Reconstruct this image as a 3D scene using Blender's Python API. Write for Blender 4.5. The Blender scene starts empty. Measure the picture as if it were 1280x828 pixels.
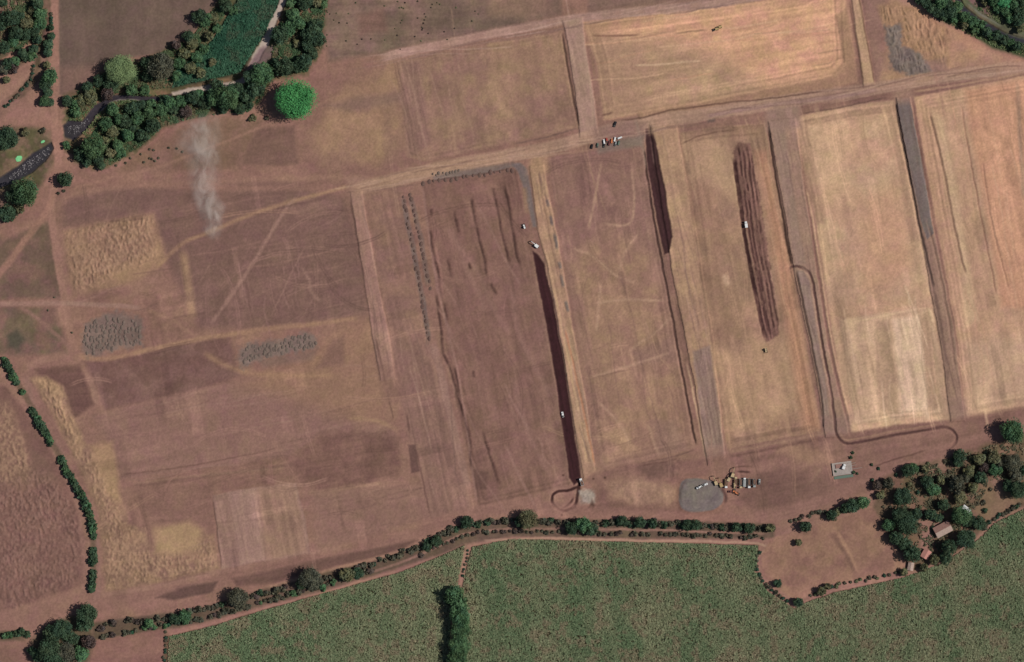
import bpy, bmesh, math, random
import numpy as np
R = math.radians
rng = np.random.default_rng(7)
random.seed(7)
S = 0.7                                  # metres per map unit
K = 0.885                                # light on level ground at this exposure
sc = bpy.context.scene
col = sc.collection

def P(x, y, z=0.0):
    return ((x - 640) * S, (414 - y) * S, z)

def s2l(c):
    c = np.asarray(c, float) / 255.0
    return np.where(c <= .04045, c / 12.92, ((c + .055) / 1.055) ** 2.4)

# ------------------------------------------------------------------ light, sky, camera
EL, AZ = 48, 6                           # sun height; degrees north of east
w = bpy.data.worlds.new("World"); sc.world = w; w.use_nodes = True
nt = w.node_tree; bg = nt.nodes['Background']; bg.inputs[1].default_value = 0.05
sky = nt.nodes.new('ShaderNodeTexSky'); sky.sky_type = 'NISHITA'; sky.sun_disc = False
sky.sun_elevation = R(EL); sky.sun_rotation = R(90 - AZ)
nt.links.new(sky.outputs[0], bg.inputs[0])
sl = bpy.data.lights.new('sun', 'SUN'); sl.energy = 4.0; sl.angle = R(.5); sl.color = (1, .955, .89)
so = bpy.data.objects.new('sun', sl); col.objects.link(so); so.rotation_euler = (0, R(90 - EL), R(AZ)); so.location = (800, 0, 900)
cam = bpy.data.cameras.new('camera'); co = bpy.data.objects.new('camera', cam); col.objects.link(co)
HC = 2600.0
co.location = (0, 0, HC); cam.sensor_width = 36; cam.lens = 36 * HC / (1280 * S); cam.clip_start = 10; cam.clip_end = 12000
sc.camera = co
sc.view_settings.view_transform = 'Standard'; sc.view_settings.look = 'None'; sc.view_settings.gamma = 1
sc.view_settings.exposure = -0.25
sc.cycles.max_bounces = 4; sc.cycles.volume_step_rate = 1.0; sc.cycles.volume_max_steps = 128
sc.cycles.filter_width = 1.5; sc.cycles.volume_bounces = 3

# ------------------------------------------------------------------ noise
def _hash(ix, iy, seed):
    n = (ix.astype(np.int64) * 374761393 + iy.astype(np.int64) * 668265263 + seed * 1442695041) & 0xffffffff
    n = ((n ^ (n >> 13)) * 1274126177) & 0xffffffff
    n = ((n ^ (n >> 16)) * 2246822519) & 0xffffffff
    return ((n ^ (n >> 15)) & 0xffffff) / float(0xffffff)

def vn(x, y, seed=0):
    x0 = np.floor(x); y0 = np.floor(y); fx = x - x0; fy = y - y0
    fx = fx * fx * (3 - 2 * fx); fy = fy * fy * (3 - 2 * fy)
    a = _hash(x0, y0, seed); b = _hash(x0 + 1, y0, seed); c = _hash(x0, y0 + 1, seed); d = _hash(x0 + 1, y0 + 1, seed)
    return (a * (1 - fx) + b * fx) * (1 - fy) + (c * (1 - fx) + d * fx) * fy      # 0..1

def fbm(x, y, seed=0, o=4):
    t = 0; a = .5; s = 0
    for i in range(o):
        t = t + a * vn(x, y, seed + i * 17); s += a; a *= .55; x = x * 2.03 + 7.3; y = y * 2.03 + 3.1
    return t / s * 2 - 1                                                          # -1..1

def sst(a, b, x):
    t = np.clip((x - a) / (b - a), 0, 1); return t * t * (3 - 2 * t)

# ------------------------------------------------------------------ the land: height, colour and region on one fine grid
X0, Y0, X1, Y1 = -40, -40, 1320, 868
NX, NY = X1 - X0 + 1, Y1 - Y0 + 1
GX, GY = np.meshgrid(np.arange(X0, X1 + 1, dtype=float), np.arange(Y0, Y1 + 1, dtype=float))
WX = GX + 1.1 * fbm(GX / 20, GY / 20, 101, 3) + .4 * fbm(GX / 4, GY / 4, 111, 2)
WY = GY + 1.1 * fbm(GX / 20, GY / 20, 131, 3) + .4 * fbm(GX / 4, GY / 4, 141, 2)
ALB = np.empty((NY, NX, 3)); ALB[:] = (136, 103, 90)
H = np.zeros((NY, NX))
LAB = np.zeros((NY, NX), np.int16)
LNAME = ['ground']; LMAT = ['soil']
V = (.213, .977)          # the run of the plots
T = (.984, -.176)         # across them, along the roads
N = (0., 1.); HZ = (1., 0.)

def region(name, mat='soil'):
    LNAME.append(name); LMAT.append(mat); return len(LNAME) - 1

def win(pts, m):
    p = np.asarray(pts, float)
    i0 = int(max(0, math.floor(p[:, 0].min() - m - X0))); i1 = int(min(NX, math.ceil(p[:, 0].max() + m - X0) + 1))
    j0 = int(max(0, math.floor(p[:, 1].min() - m - Y0))); j1 = int(min(NY, math.ceil(p[:, 1].max() + m - Y0) + 1))
    return slice(j0, max(j1, j0)), slice(i0, max(i1, i0))

def segd(x, y, pts, closed):
    p = np.asarray(pts, float); n = len(p); best = np.full(x.shape, 1e9)
    for i in range(n if closed else n - 1):
        a, b = p[i], p[(i + 1) % n]; dx, dy = b - a; L = dx * dx + dy * dy + 1e-9
        t = np.clip(((x - a[0]) * dx + (y - a[1]) * dy) / L, 0, 1)
        best = np.minimum(best, (x - a[0] - t * dx) ** 2 + (y - a[1] - t * dy) ** 2)
    return np.sqrt(best)

def inside(x, y, pts):
    p = np.asarray(pts, float); n = len(p); r = np.zeros(x.shape, bool)
    for i in range(n):
        (ax, ay), (bx, by) = p[i], p[i - 1]
        if ay == by: continue
        r ^= ((ay > y) != (by > y)) & (x < (bx - ax) * (y - ay) / (by - ay) + ax)
    return r

def smooth(pts, k=6):
    p = [np.array(q, float) for q in pts]; p = [2 * p[0] - p[1]] + p + [2 * p[-1] - p[-2]]; out = []
    for i in range(1, len(p) - 2):
        for s in range(k):
            t = s / k; a, b, c, d = p[i - 1], p[i], p[i + 1], p[i + 2]
            out.append(.5 * (2 * b + (c - a) * t + (2 * a - 5 * b + 4 * c - d) * t * t + (3 * b - a - 3 * c + d) * t ** 3))
    out.append(p[-2]); return out

_seed = [1000]
def paint(sl_, m, c, var, st, hue, c2=None, s2=25):
    _seed[0] += 37; sd = _seed[0]
    x, y = GX[sl_], GY[sl_]
    k = 1 + var * fbm(x / 22, y / 22, sd, 4) * 1.6 + var * .35 * fbm(x / 3.2, y / 3.2, sd + 5, 2)
    if st:
        d, wd, sg = st[:3]; ln = st[3] if len(st) > 3 else 70
        u = x * d[0] + y * d[1]; v = -x * d[1] + y * d[0]; v = v + 1.5 * fbm(x / 40, y / 40, sd + 9, 2)
        q = fbm(u / ln, v / wd, sd + 3, 3)
        k = k + sg * q * 1.6
    cc = np.array(c, float)[None, None, :] * np.ones(x.shape + (1,))
    if c2 is not None:
        if isinstance(s2, tuple):
            d = s2[0]; u = x * d[0] + y * d[1]; v = -x * d[1] + y * d[0]; q = fbm(u / s2[2], v / s2[1], sd + 21, 4)
        else:
            q = fbm(x / s2, y / s2, sd + 21, 4)
        t = sst(-.35, .35, q)[..., None]; cc = cc * (1 - t) + np.array(c2, float) * t
    h = hue * fbm(x / 14, y / 14, sd + 31, 3)
    cc = cc * k[..., None]; cc[..., 1] *= 1 + h; cc[..., 2] *= 1 - h * .6
    mm = m[..., None]
    ALB[sl_] = ALB[sl_] * (1 - mm) + cc * mm

def poly(c, pts, f=2., a=1., var=.035, st=None, h=0, hf=1.2, lab=None, hue=.03, sm=False, warp=True, c2=None, s2=25, rag=0):
    if sm: pts = smooth(list(pts) + [pts[0]])[:-1]
    s = win(pts, max(f, hf) + 6 + rag)
    if GX[s].size == 0: return
    x, y = (WX[s], WY[s]) if warp else (GX[s], GY[s])
    d = segd(x, y, pts, True); d = np.where(inside(x, y, pts), d, -d)
    if rag: d = d + rag * fbm(GX[s] / 5, GY[s] / 5, 777 + int(abs(pts[0][0])), 3)
    if c is not None: paint(s, sst(-f, f, d) * a, c, var, st, hue, c2, s2)
    if h: H[s] += h * sst(-hf, hf, d)
    if lab is not None: LAB[s][d > 0] = lab

def line(c, pts, wd, f=1., a=1., var=.03, st=None, h=0, hf=1.2, lab=None, hue=.02, sm=True, warp=True, brk=0, c2=None):
    if sm and len(pts) > 2: pts = smooth(pts)
    s = win(pts, wd + max(f, hf) + 5)
    if GX[s].size == 0: return
    x, y = (WX[s], WY[s]) if warp else (GX[s], GY[s])
    p_ = np.asarray(pts, float); best = np.full(x.shape, 1e9); al = np.zeros(x.shape); acc = 0.
    for i in range(len(p_) - 1):
        dx, dy = p_[i + 1] - p_[i]; L2 = dx * dx + dy * dy + 1e-9; t = np.clip(((x - p_[i][0]) * dx + (y - p_[i][1]) * dy) / L2, 0, 1)
        q = (x - p_[i][0] - t * dx) ** 2 + (y - p_[i][1] - t * dy) ** 2; n_ = q < best
        best = np.where(n_, q, best); al = np.where(n_, acc + t * math.sqrt(L2), al); acc += math.sqrt(L2)
    fd = min(max(10., wd * 1.6), acc * .3)
    end = sst(0, fd, al) * sst(0, fd, acc - al); vary = fbm(al / 14, al * 0 + wd, int(abs(pts[0][0] * 7)), 3)
    d = wd / 2 * (1 + (.22 * vary if wd < 6 else .08 * vary)) - np.sqrt(best)
    f = max(f, 1.2); m = sst(-f, f, d) * a * end * (1 - .3 * sst(-.2, .6, vary))
    if brk: m = m * (1 - brk * sst(-.1, .35, fbm(GX[s] / 9, GY[s] / 9, int(abs(pts[0][0] * 3 + pts[0][1])), 3)))
    if c is not None: paint(s, m, c, var, st, hue, c2)
    if h: H[s] += h * sst(-hf, hf, d) * end * (m / max(a, .01) if brk else 1)
    if lab is not None: LAB[s][d > 0] = lab

def ruts(pts, n, d, c, a=.25, wd=1.2, L=(40, 160), h=0, wob=6):
    p = np.asarray(pts, float); i = 0
    while i < n:
        x = random.uniform(p[:, 0].min(), p[:, 0].max()); y = random.uniform(p[:, 1].min(), p[:, 1].max())
        if not inside(np.array([x]), np.array([y]), pts)[0]: continue
        i += 1; q = random.uniform(*L); an = random.gauss(0, .06)
        dx = d[0] * math.cos(an) - d[1] * math.sin(an); dy = d[0] * math.sin(an) + d[1] * math.cos(an)
        pp = [(x + dx * q * t + random.gauss(0, wob * .3), y + dy * q * t + random.gauss(0, wob * .3)) for t in (-.5, -.17, .17, .5)]
        cc = c if isinstance(c[0], (int, float)) else random.choice(c)
        s = .6 + .8 * random.random()
        line(cc, pp, wd * s, .9, a * s, h=h)

def lumps(pts, amp, lx, ly, d=V, seed=1, ridge=False, f=4, tint=None):
    s = win(pts, f + 4); x, y = WX[s], WY[s]
    dd = segd(x, y, pts, True); dd = np.where(inside(x, y, pts), dd, -dd) + 5 * fbm(GX[s] / 6, GY[s] / 6, seed + 7, 3) - 2; m = sst(-f, f * 2, dd) * (.55 + .75 * vn(GX[s] / 25, GY[s] / 25, seed + 8))
    u = GX[s] * d[0] + GY[s] * d[1]; v = -GX[s] * d[1] + GY[s] * d[0]
    v = v + 2.5 * fbm(GX[s] / 18, GY[s] / 18, seed + 3, 2)
    q = vn(u / lx, v / ly, seed) * .7 + vn(u / lx * 1.9, v / ly * 1.9, seed + 1) * .3
    if ridge: q = 1 - np.abs(q * 2 - 1) * 1.6
    H[s] += amp * m * np.clip(q, 0, 1)
    if tint is not None:
        t = (m * sst(.3, .75, q) * .55)[..., None]; ALB[s] = ALB[s] * (1 - t) + np.array(tint, float) * t

def bands(pts, width=20, k=.09, wd=2.6, seed=5):
    s = win(pts, 2); x, y = WX[s], WY[s]; d = segd(x, y, pts, True); ins = inside(x, y, pts)
    u = GX[s] * V[0] + GY[s] * V[1]; u2 = GX[s] * T[0] + GY[s] * T[1]
    q = vn(d / wd, (u + u2) / 160, seed) * .6 + vn(d / (wd * 2.4), (u + u2) / 200, seed + 3) * .4 - .56
    m = np.where(ins, sst(0, 1.5, d) * (1 - sst(width * .5, width, d)), 0)
    ALB[s] *= (1 + 2 * k * q * m)[..., None]
#GROUND
# base tone drift
paint((slice(0, NY), slice(0, NX)), np.full((NY, NX), 1.), (136, 103, 90), .035, (T, 5, .02), .03, (143, 109, 94), 60)

# ---- north-west bare field and ground round the river
g_field = region('field')
poly((103, 86, 75), [(74, -40), (300, -40), (285, 2), (265, 12), (240, 42), (225, 60), (190, 68), (140, 76), (128, 102), (88, 120), (72, 118)], 3, 1, .025, (N, 9, .03, 120), lab=g_field, hue=.025, c2=(110, 90, 80), s2=45)
poly((126, 98, 86), [(74, 84), (130, 80), (136, 95), (125, 104), (86, 120), (74, 118)], 9, .75)
poly((100, 84, 68), [(-40, -40), (72, -40), (60, 70), (55, 120), (20, 122), (-40, 128)], 4, 1, .08, hue=.06, c2=(122, 96, 80), s2=16)
poly((150, 114, 98), [(-40, 104), (10, 90), (30, 80), (45, 68), (42, 90), (28, 108), (0, 130), (-40, 140)], 3, .9)
poly((152, 113, 96), [(-40, 86), (0, 76), (20, 64), (45, 52), (42, 60), (20, 71), (0, 84), (-40, 94)], 2, .95)
poly((128, 102, 88), [(-40, 10), (20, 12), (48, 0), (48, -40), (-40, -40)], 4, .7)
poly((146, 110, 96), [(-40, 158), (0, 150), (22, 130), (45, 105), (56, 100), (60, 140), (70, 158), (40, 156), (20, 152), (0, 158)], 4, 1)
poly((92, 84, 62), [(-40, 165), (10, 160), (40, 160), (64, 165), (66, 205), (50, 235), (20, 262), (-40, 285)], 5, 1, .1, hue=.06, c2=(112, 92, 76), s2=12)
# the wooded river belt
poly((84, 82, 58), [(80, 120), (110, 105), (135, 85), (185, 72), (240, 45), (275, 0), (278, -40), (420, -40), (410, 30), (404, 60), (385, 92), (340, 100), (325, 130), (285, 140), (240, 150), (205, 158), (180, 185), (135, 210), (105, 210), (82, 190)], 5, 1, .09, hue=.05, c2=(112, 92, 72), s2=14, rag=4)
poly((44, 58, 44), [(290, 14), (312, -40), (356, -40), (348, 20), (330, 48), (300, 92), (245, 104), (214, 110), (222, 84), (258, 60)], 4, 1, .1, hue=.04, c2=(40, 52, 40), s2=6)
poly((66, 80, 55), [(130, 130), (165, 122), (215, 124), (240, 118), (232, 132), (200, 150), (178, 182), (150, 195), (130, 185)], 5, .9, .1, hue=.05)
# ground south of the trees
poly((128, 99, 85), [(205, 165), (280, 146), (330, 150), (320, 165), (300, 210), (200, 215), (140, 215)], 7, .8, .05, c2=(120, 95, 78), s2=20)
# river bed
g_riv = region('river', 'water')
poly((62, 56, 58), [(86, 150), (102, 152), (118, 132), (140, 119), (160, 119), (190, 121), (214, 118), (216, 125), (190, 128), (160, 125), (140, 127), (120, 145), (106, 165), (92, 176), (80, 172), (78, 158)], 2, 1, .05, h=-1.3, lab=g_riv)
poly((62, 58, 60), [(64, 178), (67, 186), (56, 202), (40, 216), (18, 228), (-8, 238), (-40, 246), (-40, 232), (0, 222), (22, 208), (40, 192)], 2, 1, .05, h=-1.3, lab=g_riv)
poly((56, 54, 58), smooth([(1190, -40), (1201, 0), (1216, 16), (1240, 32), (1262, 42), (1320, 58)]) + smooth([(1320, 66), (1262, 51), (1236, 39), (1212, 24), (1195, 4), (1182, -40)]), 1.5, 1, .05, h=-1.4, lab=g_riv)
g_bed = region('dry_river_bed')
poly((152, 138, 128), smooth([(214, 116), (245, 109), (272, 104), (298, 100), (308, 88), (318, 66), (330, 46), (340, 22), (350, 0), (356, -40)]) + smooth([(366, -40), (358, 0), (347, 26), (337, 52), (326, 72), (314, 92), (303, 104), (272, 111), (245, 116), (214, 121)]), 1.6, .95, .08, h=-.8, lab=g_bed, rag=1.5)
poly((108, 92, 88), [(305, 86), (325, 60), (345, 56), (345, 66), (328, 84), (312, 96)], 4, .8)
line((150, 140, 128), [(115, 158), (121, 146), (131, 134), (146, 126), (178, 126)], 2.2, 1, .6)
# east river banks
poly((66, 76, 52), [(1130, -40), (1150, 2), (1172, 24), (1200, 36), (1240, 60), (1280, 72), (1320, 84), (1320, 64), (1262, 50), (1236, 39), (1210, 24), (1192, 2), (1180, -40)], 4, 1, .09, hue=.05)
poly((90, 92, 72), [(1194, -40), (1205, 0), (1220, 14), (1244, 30), (1266, 40), (1320, 55), (1320, -40)], 2, 1, .09, hue=.05, c2=(112, 92, 82), s2=14)
line((150, 148, 146), [(1210, 4), (1224, 17), (1240, 26), (1252, 34)], 2, 1, .35, brk=1)

# ---- northern uplands
g_n = region('field')
poly((117, 97, 83), [(412, -40), (700, -40), (700, 18), (640, 33), (560, 50), (480, 66), (412, 76), (405, 50)], 6, 1, .05, (HZ, 4, .045, 60), lab=g_n, hue=.04, c2=(128, 103, 90), s2=26)
poly((124, 93, 82), [(446, 18), (480, 10), (485, 40), (450, 44)], 6, .6, st=(HZ, 3, .06))
poly((150, 119, 98), [(612, -40), (690, -40), (692, 16), (660, 24), (610, 20)], 8, .55)
poly((122, 95, 84), [(680, -40), (702, -40), (702, 18), (682, 22)], 3, .6)
poly((126, 101, 88), [(735, -40), (1000, -40), (880, 4), (735, 20)], 4, .8, st=(T, 4, .04))
poly((158, 126, 99), [(390, 165), (420, 120), (455, 100), (490, 70), (505, 100), (505, 165), (500, 200), (470, 210), (400, 200)], 14, .8, .05, c2=(146, 115, 95), s2=26)
poly((130, 102, 90), [(402, 132), (450, 120), (505, 115), (505, 128), (440, 140)], 6, .7)
poly((120, 92, 81), [(322, 160), (368, 158), (372, 205), (330, 208), (300, 205)], 4, .8, st=(T, 5, .04))
g_p1 = region('field')
PN = [(497, 78), (600, 56), (702, 38), (711, 90), (724, 160), (640, 178), (530, 202), (508, 195), (503, 130)]
poly((143, 111, 95), PN, 3, 1, .04, (V, 8, .03), lab=g_p1, c2=(153, 121, 99), s2=35, hue=.035)
poly((140, 108, 95), [(498, 78), (525, 74), (538, 180), (512, 196), (505, 150)], 5, .8, st=(V, 3, .07))
ruts(PN, 14, V, (164, 132, 110), .25)
ruts([(500, 80), (530, 74), (538, 180), (510, 190)], 10, V, [(160, 128, 110), (120, 92, 80)], .35)
g_p2 = region('field')
PO = [(730, 28), (800, 20), (900, 8), (1000, -6), (1056, -40), (1058, 40), (1060, 80), (1046, 96), (900, 125), (790, 145), (755, 150), (746, 80)]
poly((172, 138, 110), PO, 3, 1, .035, (T, 6, .05, 90), lab=g_p2, hue=.035)
poly((201, 153, 122), [(800, 20), (900, 8), (1000, -6), (1056, -40), (1058, 40), (1060, 80), (1046, 96), (960, 108), (900, 70), (840, 50), (740, 48), (732, 30)], 22, .9, .035, (T, 5, .05, 90), hue=.05, c2=(204, 156, 124), s2=30)
poly((160, 126, 104), [(732, 30), (800, 60), (810, 145), (755, 150)], 16, .6)
ruts(PO, 40, T, [(204, 166, 132), (150, 118, 96), (190, 140, 112)], .3, 1.4, (40, 150))
line((132, 98, 80), [(738, 45), (770, 45), (802, 44)], 2.2, 1, .7); line((138, 108, 86), [(840, 42), (886, 38)], 2, 1, .6)
line((204, 172, 138), [(790, 82), (830, 80), (880, 76)], 2, 1.5, .6)
line((130, 102, 84), [(730, 31), (770, 24), (810, 16), (880, 9)], 1.6, 1, .8, h=-.4)
line((140, 110, 88), [(738, 60), (741, 80), (744, 100)], 3, 2, .5)
poly((160, 126, 100), [(1046, 20), (1060, 10), (1072, 104), (1030, 112), (900, 134), (800, 150), (796, 140), (900, 122), (1040, 96), (1056, 80)], 4, .7, h=.5, hf=2)
# boundary bank east of it
poly((180, 147, 116), [(1058, -40), (1068, -40), (1094, 106), (1080, 108)], 1.5, .8, h=.9, st=(V, 2, .05))
line((118, 88, 74), [(1061, 0), (1070, 50), (1080, 104)], 1.5, .8, .55)
line((108, 80, 68), [(1072, -10), (1083, 48), (1094, 108)], 2, .9, .8)
poly((145, 112, 98), [(1074, -40), (1112, -40), (1104, 20), (1106, 70), (1124, 92), (1096, 106)], 5, .8)
g_e = region('field')
poly((170, 133, 106), [(1112, -10), (1150, 4), (1172, 26), (1200, 38), (1240, 62), (1320, 88), (1320, 84), (1200, 96), (1150, 104), (1100, 104), (1108, 60)], 6, .9, .04, lab=g_e, hue=.035, c2=(160, 126, 104), s2=24)
LNE = [(1096, 8), (1120, 2), (1150, 12), (1188, 38), (1186, 82), (1168, 80), (1148, 66), (1128, 56), (1126, 30), (1104, 32)]
poly((158, 124, 98), LNE, 4, .9, .05, c2=(150, 118, 92), s2=8)
LNG = [(1106, 34), (1126, 30), (1128, 58), (1150, 66), (1168, 90), (1140, 96), (1114, 86), (1110, 60)]
poly((122, 107, 97), LNG, 3.5, .9, .08, c2=(112, 99, 92), s2=6, rag=4)
poly((140, 110, 100), [(1156, 78), (1182, 72), (1184, 92), (1165, 95)], 4, .6)
line((118, 90, 74), [(1183, 35), (1185, 44)], 2, 1, .6)

# ---- the brown western ground
poly((122, 94, 83), [(-40, 262), (5, 300), (30, 290), (60, 278), (78, 372), (-40, 376)], 4, .9, .05, hue=.05, c2=(110, 90, 76), s2=20)
poly((112, 94, 78), [(-40, 382), (70, 384), (84, 442), (20, 444), (-40, 440)], 5, .9, .06, hue=.06, c2=(124, 95, 84), s2=18)
poly((84, 78, 66), [(8, 420), (22, 412), (32, 424), (24, 438), (10, 434)], 5, .8)
poly((120, 92, 83), [(78, 250), (110, 240), (240, 225), (360, 228), (430, 248), (448, 300), (460, 395), (330, 412), (250, 410), (210, 330), (190, 265), (78, 284)], 8, .75, .04, (T, 6, .03))
g_d = region('field')
LD = [(78, 288), (120, 278), (192, 267), (201, 300), (196, 325), (168, 338), (142, 348), (96, 372), (88, 350)]
poly((141, 110, 91), [(78, 288), (192, 267), (206, 320), (180, 345), (150, 358), (92, 372)], 5, .95, .05, lab=g_d, c2=(148, 116, 94), s2=14)
poly((157, 125, 98), [(130, 345), (165, 325), (200, 300), (206, 325), (180, 345), (150, 358)], 8, .8)
# plots of the south-west
poly((112, 83, 75), [(44, 462), (100, 456), (118, 505), (86, 528), (66, 490)], 4, .85, st=(HZ, 4, .06))
poly((114, 85, 77), [(106, 452), (180, 440), (285, 420), (300, 470), (250, 488), (132, 512)], 5, .9, .045, c2=(122, 92, 84), s2=18)
g_sw = region('field')
PSW = [(114, 520), (200, 498), (292, 476), (470, 440), (488, 520), (500, 560), (400, 545), (360, 570), (150, 600), (140, 560)]
poly((139, 106, 94), PSW, 4, .9, .025, (T, 7, .022, 90), lab=g_sw)
ruts(PSW, 24, T, [(150, 118, 104), (124, 94, 84)], .3)
poly((147, 114, 92), [(385, 442), (430, 405), (470, 398), (482, 470), (492, 530), (450, 528), (400, 512), (300, 480)], 16, .7, .03)
poly((124, 94, 84), [(396, 460), (415, 425), (430, 420), (430, 455)], 5, .6)
line((160, 128, 100), [(430, 522), (470, 526), (500, 540)], 5, 3, .5)
poly((116, 86, 77), [(366, 578), (400, 542), (440, 537), (496, 545), (500, 592), (450, 606), (400, 614), (376, 600)], 7, .75, .05, (T, 6, .06), c2=(124, 93, 82), s2=16, rag=5)
line((110, 82, 72), [(150, 594), (240, 582), (350, 560)], 1.8, 1, .5); line((116, 88, 78), [(165, 608), (300, 590), (372, 580)], 4, 2, .5)
line((158, 128, 104), [(165, 604), (240, 596), (360, 584)], 3, 2, .3); line((158, 126, 102), [(380, 618), (480, 604)], 5, 3, .5)
g_sb = region('field')
PSB = [(265, 620), (300, 612), (370, 604), (382, 650), (388, 692), (330, 702), (277, 712)]
poly((147, 115, 102), PSB, 1.5, .9, .025, (V, 4, .045, 120), lab=g_sb)
for q in ((300, 612, 310, 706), (318, 610, 330, 700), (352, 606, 366, 696)):
    line((166, 132, 112), [(q[0], q[1]), (q[2], q[3])], 3, 1.5, .45)
line((108, 82, 72), [(265, 621), (272, 672), (277, 712)], 1.6, 1, .8, h=-.4)
poly((132, 100, 88), [(172, 610), (265, 600), (268, 660), (180, 655)], 5, .6, st=(HZ, 4, .05))
poly((138, 106, 93), [(390, 615), (530, 605), (540, 645), (470, 668), (395, 690)], 6, .7, st=(HZ, 6, .03))
LF = [(36, 474), (56, 470), (78, 482), (88, 512), (104, 548), (128, 588), (152, 622), (160, 655), (182, 660), (190, 688), (238, 690), (256, 668), (268, 668), (276, 712), (200, 728), (132, 740), (128, 690), (122, 640), (98, 585), (62, 512)]
g_f = region('field')
poly((148, 117, 94), LF, 4, .92, .05, lab=g_f, c2=(138, 108, 90), s2=12)
poly((162, 131, 100), [(112, 558), (140, 552), (148, 590), (150, 628), (132, 618)], 6, .8)
poly((164, 134, 102), [(192, 662), (236, 652), (252, 662), (250, 686), (218, 694), (194, 690)], 7, .9)
LE = [(-40, 600), (20, 590), (60, 585), (92, 624), (106, 672), (106, 728), (60, 748), (20, 764), (-40, 770)]
g_g = region('field')
poly((118, 88, 79), [(-40, 480), (8, 482), (34, 520), (62, 560), (92, 620), (106, 672), (106, 730), (40, 754), (-40, 775)], 4, .9, .04, lab=g_g, c2=(125, 93, 83), s2=12)
LE2 = [(-40, 500), (10, 500), (30, 545), (44, 590), (40, 608), (-40, 606)]
poly((142, 113, 92), LE2, 12, .5, .06)
poly((120, 94, 80), [(40, 560), (60, 575), (70, 600), (50, 605), (38, 590)], 5, .6)
poly((108, 84, 76), [(194, 743), (230, 732), (272, 727), (262, 741), (210, 751)], 2, .85)
poly((116, 88, 78), [(300, 726), (400, 700), (505, 679), (500, 687), (420, 708), (330, 732)], 4, .75)
# tracks in the west
def road(c, pts, wd, f=1.6, a=.9, reg=None, **k): line(c, pts, wd, f, a, lab=reg, **k)
g_r = region('dirt_road')
road((147, 112, 97), [(67, -40), (69, 50), (70, 110), (68, 150), (72, 190), (72, 222), (64, 250), (67, 290), (74, 335), (80, 372), (86, 410), (92, 442)], 9, 1.8, .92, g_r)
road((148, 112, 96), [(70, 235), (56, 268), (30, 302), (8, 332), (-40, 390)], 8, 2.5, .8, g_r)
road((146, 112, 97), [(57, 64), (52, 90), (52, 120), (45, 150)], 6, 3, .75)
road((150, 118, 104), [(-40, 379), (20, 380), (80, 379), (140, 382), (180, 386)], 6, 2, .75, g_r)
road((142, 108, 96), [(22, 382), (46, 398), (70, 418), (92, 440)], 5, 2, .7)
road((156, 122, 98), [(94, 444), (125, 449), (160, 444), (200, 434), (250, 424), (330, 412), (400, 404), (450, 398)], 6, 2.5, .7, g_r)
road((148, 114, 98), [(92, 442), (60, 448), (40, 456), (32, 468)], 9, 3, .8, g_r)
road((142, 109, 96), [(32, 466), (38, 500), (56, 535), (76, 568), (98, 612), (116, 660), (121, 700), (120, 750), (100, 772)], 8, 2, .85, g_r)
road((146, 111, 97), [(28, 490), (50, 530), (80, 590), (98, 640), (104, 690), (104, 740)], 5, 2.5, .5)
road((148, 114, 97), [(80, 240), (140, 222), (200, 208), (270, 182), (340, 154), (380, 140), (430, 115)], 3.5, 2, .55, g_r)
road((150, 116, 98), [(70, 262), (85, 246), (110, 240), (170, 232), (250, 228), (330, 224), (420, 222), (480, 224)], 7, 4, .55)
road((146, 110, 96), [(80, 226), (140, 228), (240, 234), (400, 236), (440, 240)], 8, 4, .6)
road((160, 126, 99), [(192, 338), (224, 308), (262, 290), (320, 266), (372, 250), (440, 232)], 5, 2.5, .65)
road((160, 128, 100), [(228, 308), (233, 340), (238, 375), (240, 402)], 10, 4, .7)
road((154, 120, 106), [(262, 408), (284, 376), (308, 342), (334, 300), (360, 258), (372, 246)], 4.5, 2, .6)
road((150, 116, 100), [(150, 376), (180, 360), (210, 330)], 4, 3, .45)
road((148, 114, 100), [(106, 462), (116, 486), (122, 510)], 6, 2, .6)
road((160, 127, 98), [(250, 440), (290, 460), (330, 468), (420, 470)], 6, 4, .5)
road((152, 119, 98), [(180, 386), (215, 400), (240, 418), (262, 424)], 4, 3, .45)
road((152, 120, 104), [(375, 330), (386, 350), (390, 366), (405, 380)], 4, 2, .45)
ruts([(300, 320), (380, 318), (384, 400), (300, 405)], 22, V, [(146, 112, 102), (112, 84, 76)], .35, 1.3, (25, 70))
ruts([(140, 270), (440, 240), (460, 400), (240, 420)], 26, T, [(146, 112, 98), (112, 84, 76)], .25, 1.5)
ruts([(120, 520), (480, 440), (500, 600), (150, 640)], 26, T, [(150, 118, 102), (116, 88, 78)], .22, 1.5)
ruts([(270, 615), (540, 600), (540, 650), (280, 705)], 20, T, [(152, 120, 104), (118, 90, 80)], .22, 1.5)

# ---- central strips and plots
g_t = region('dirt_road')
poly((152, 117, 103), [(438, 240), (452, 238), (468, 330), (486, 420), (494, 474), (476, 476), (462, 400), (450, 320)], 1.6, .95, .025, (V, 4, .03), h=.7, hf=1.2, lab=g_t)
line((104, 78, 70), [(437, 244), (448, 310), (456, 350)], 1.6, .8, .6)
poly((144, 111, 95), [(454, 240), (500, 236), (528, 360), (560, 480), (590, 640), (540, 648), (505, 520), (488, 420)], 4, .9, .03, (V, 5, .04), c2=(136, 104, 92), s2=20)
poly((136, 104, 92), [(486, 420), (530, 430), (570, 560), (588, 640), (538, 646), (510, 540)], 5, .8, st=(V, 3.5, .05))
line((150, 118, 104), [(540, 425), (562, 515), (586, 615)], 9, 2, .6); line((122, 93, 83), [(533, 445), (548, 515), (564, 590)], 7, 2, .55)
line((102, 76, 68), [(469, 420), (476, 452), (483, 482)], 2.6, 1, .6); line((108, 82, 72), [(483, 482), (492, 528)], 1.6, 1, .6)
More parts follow.
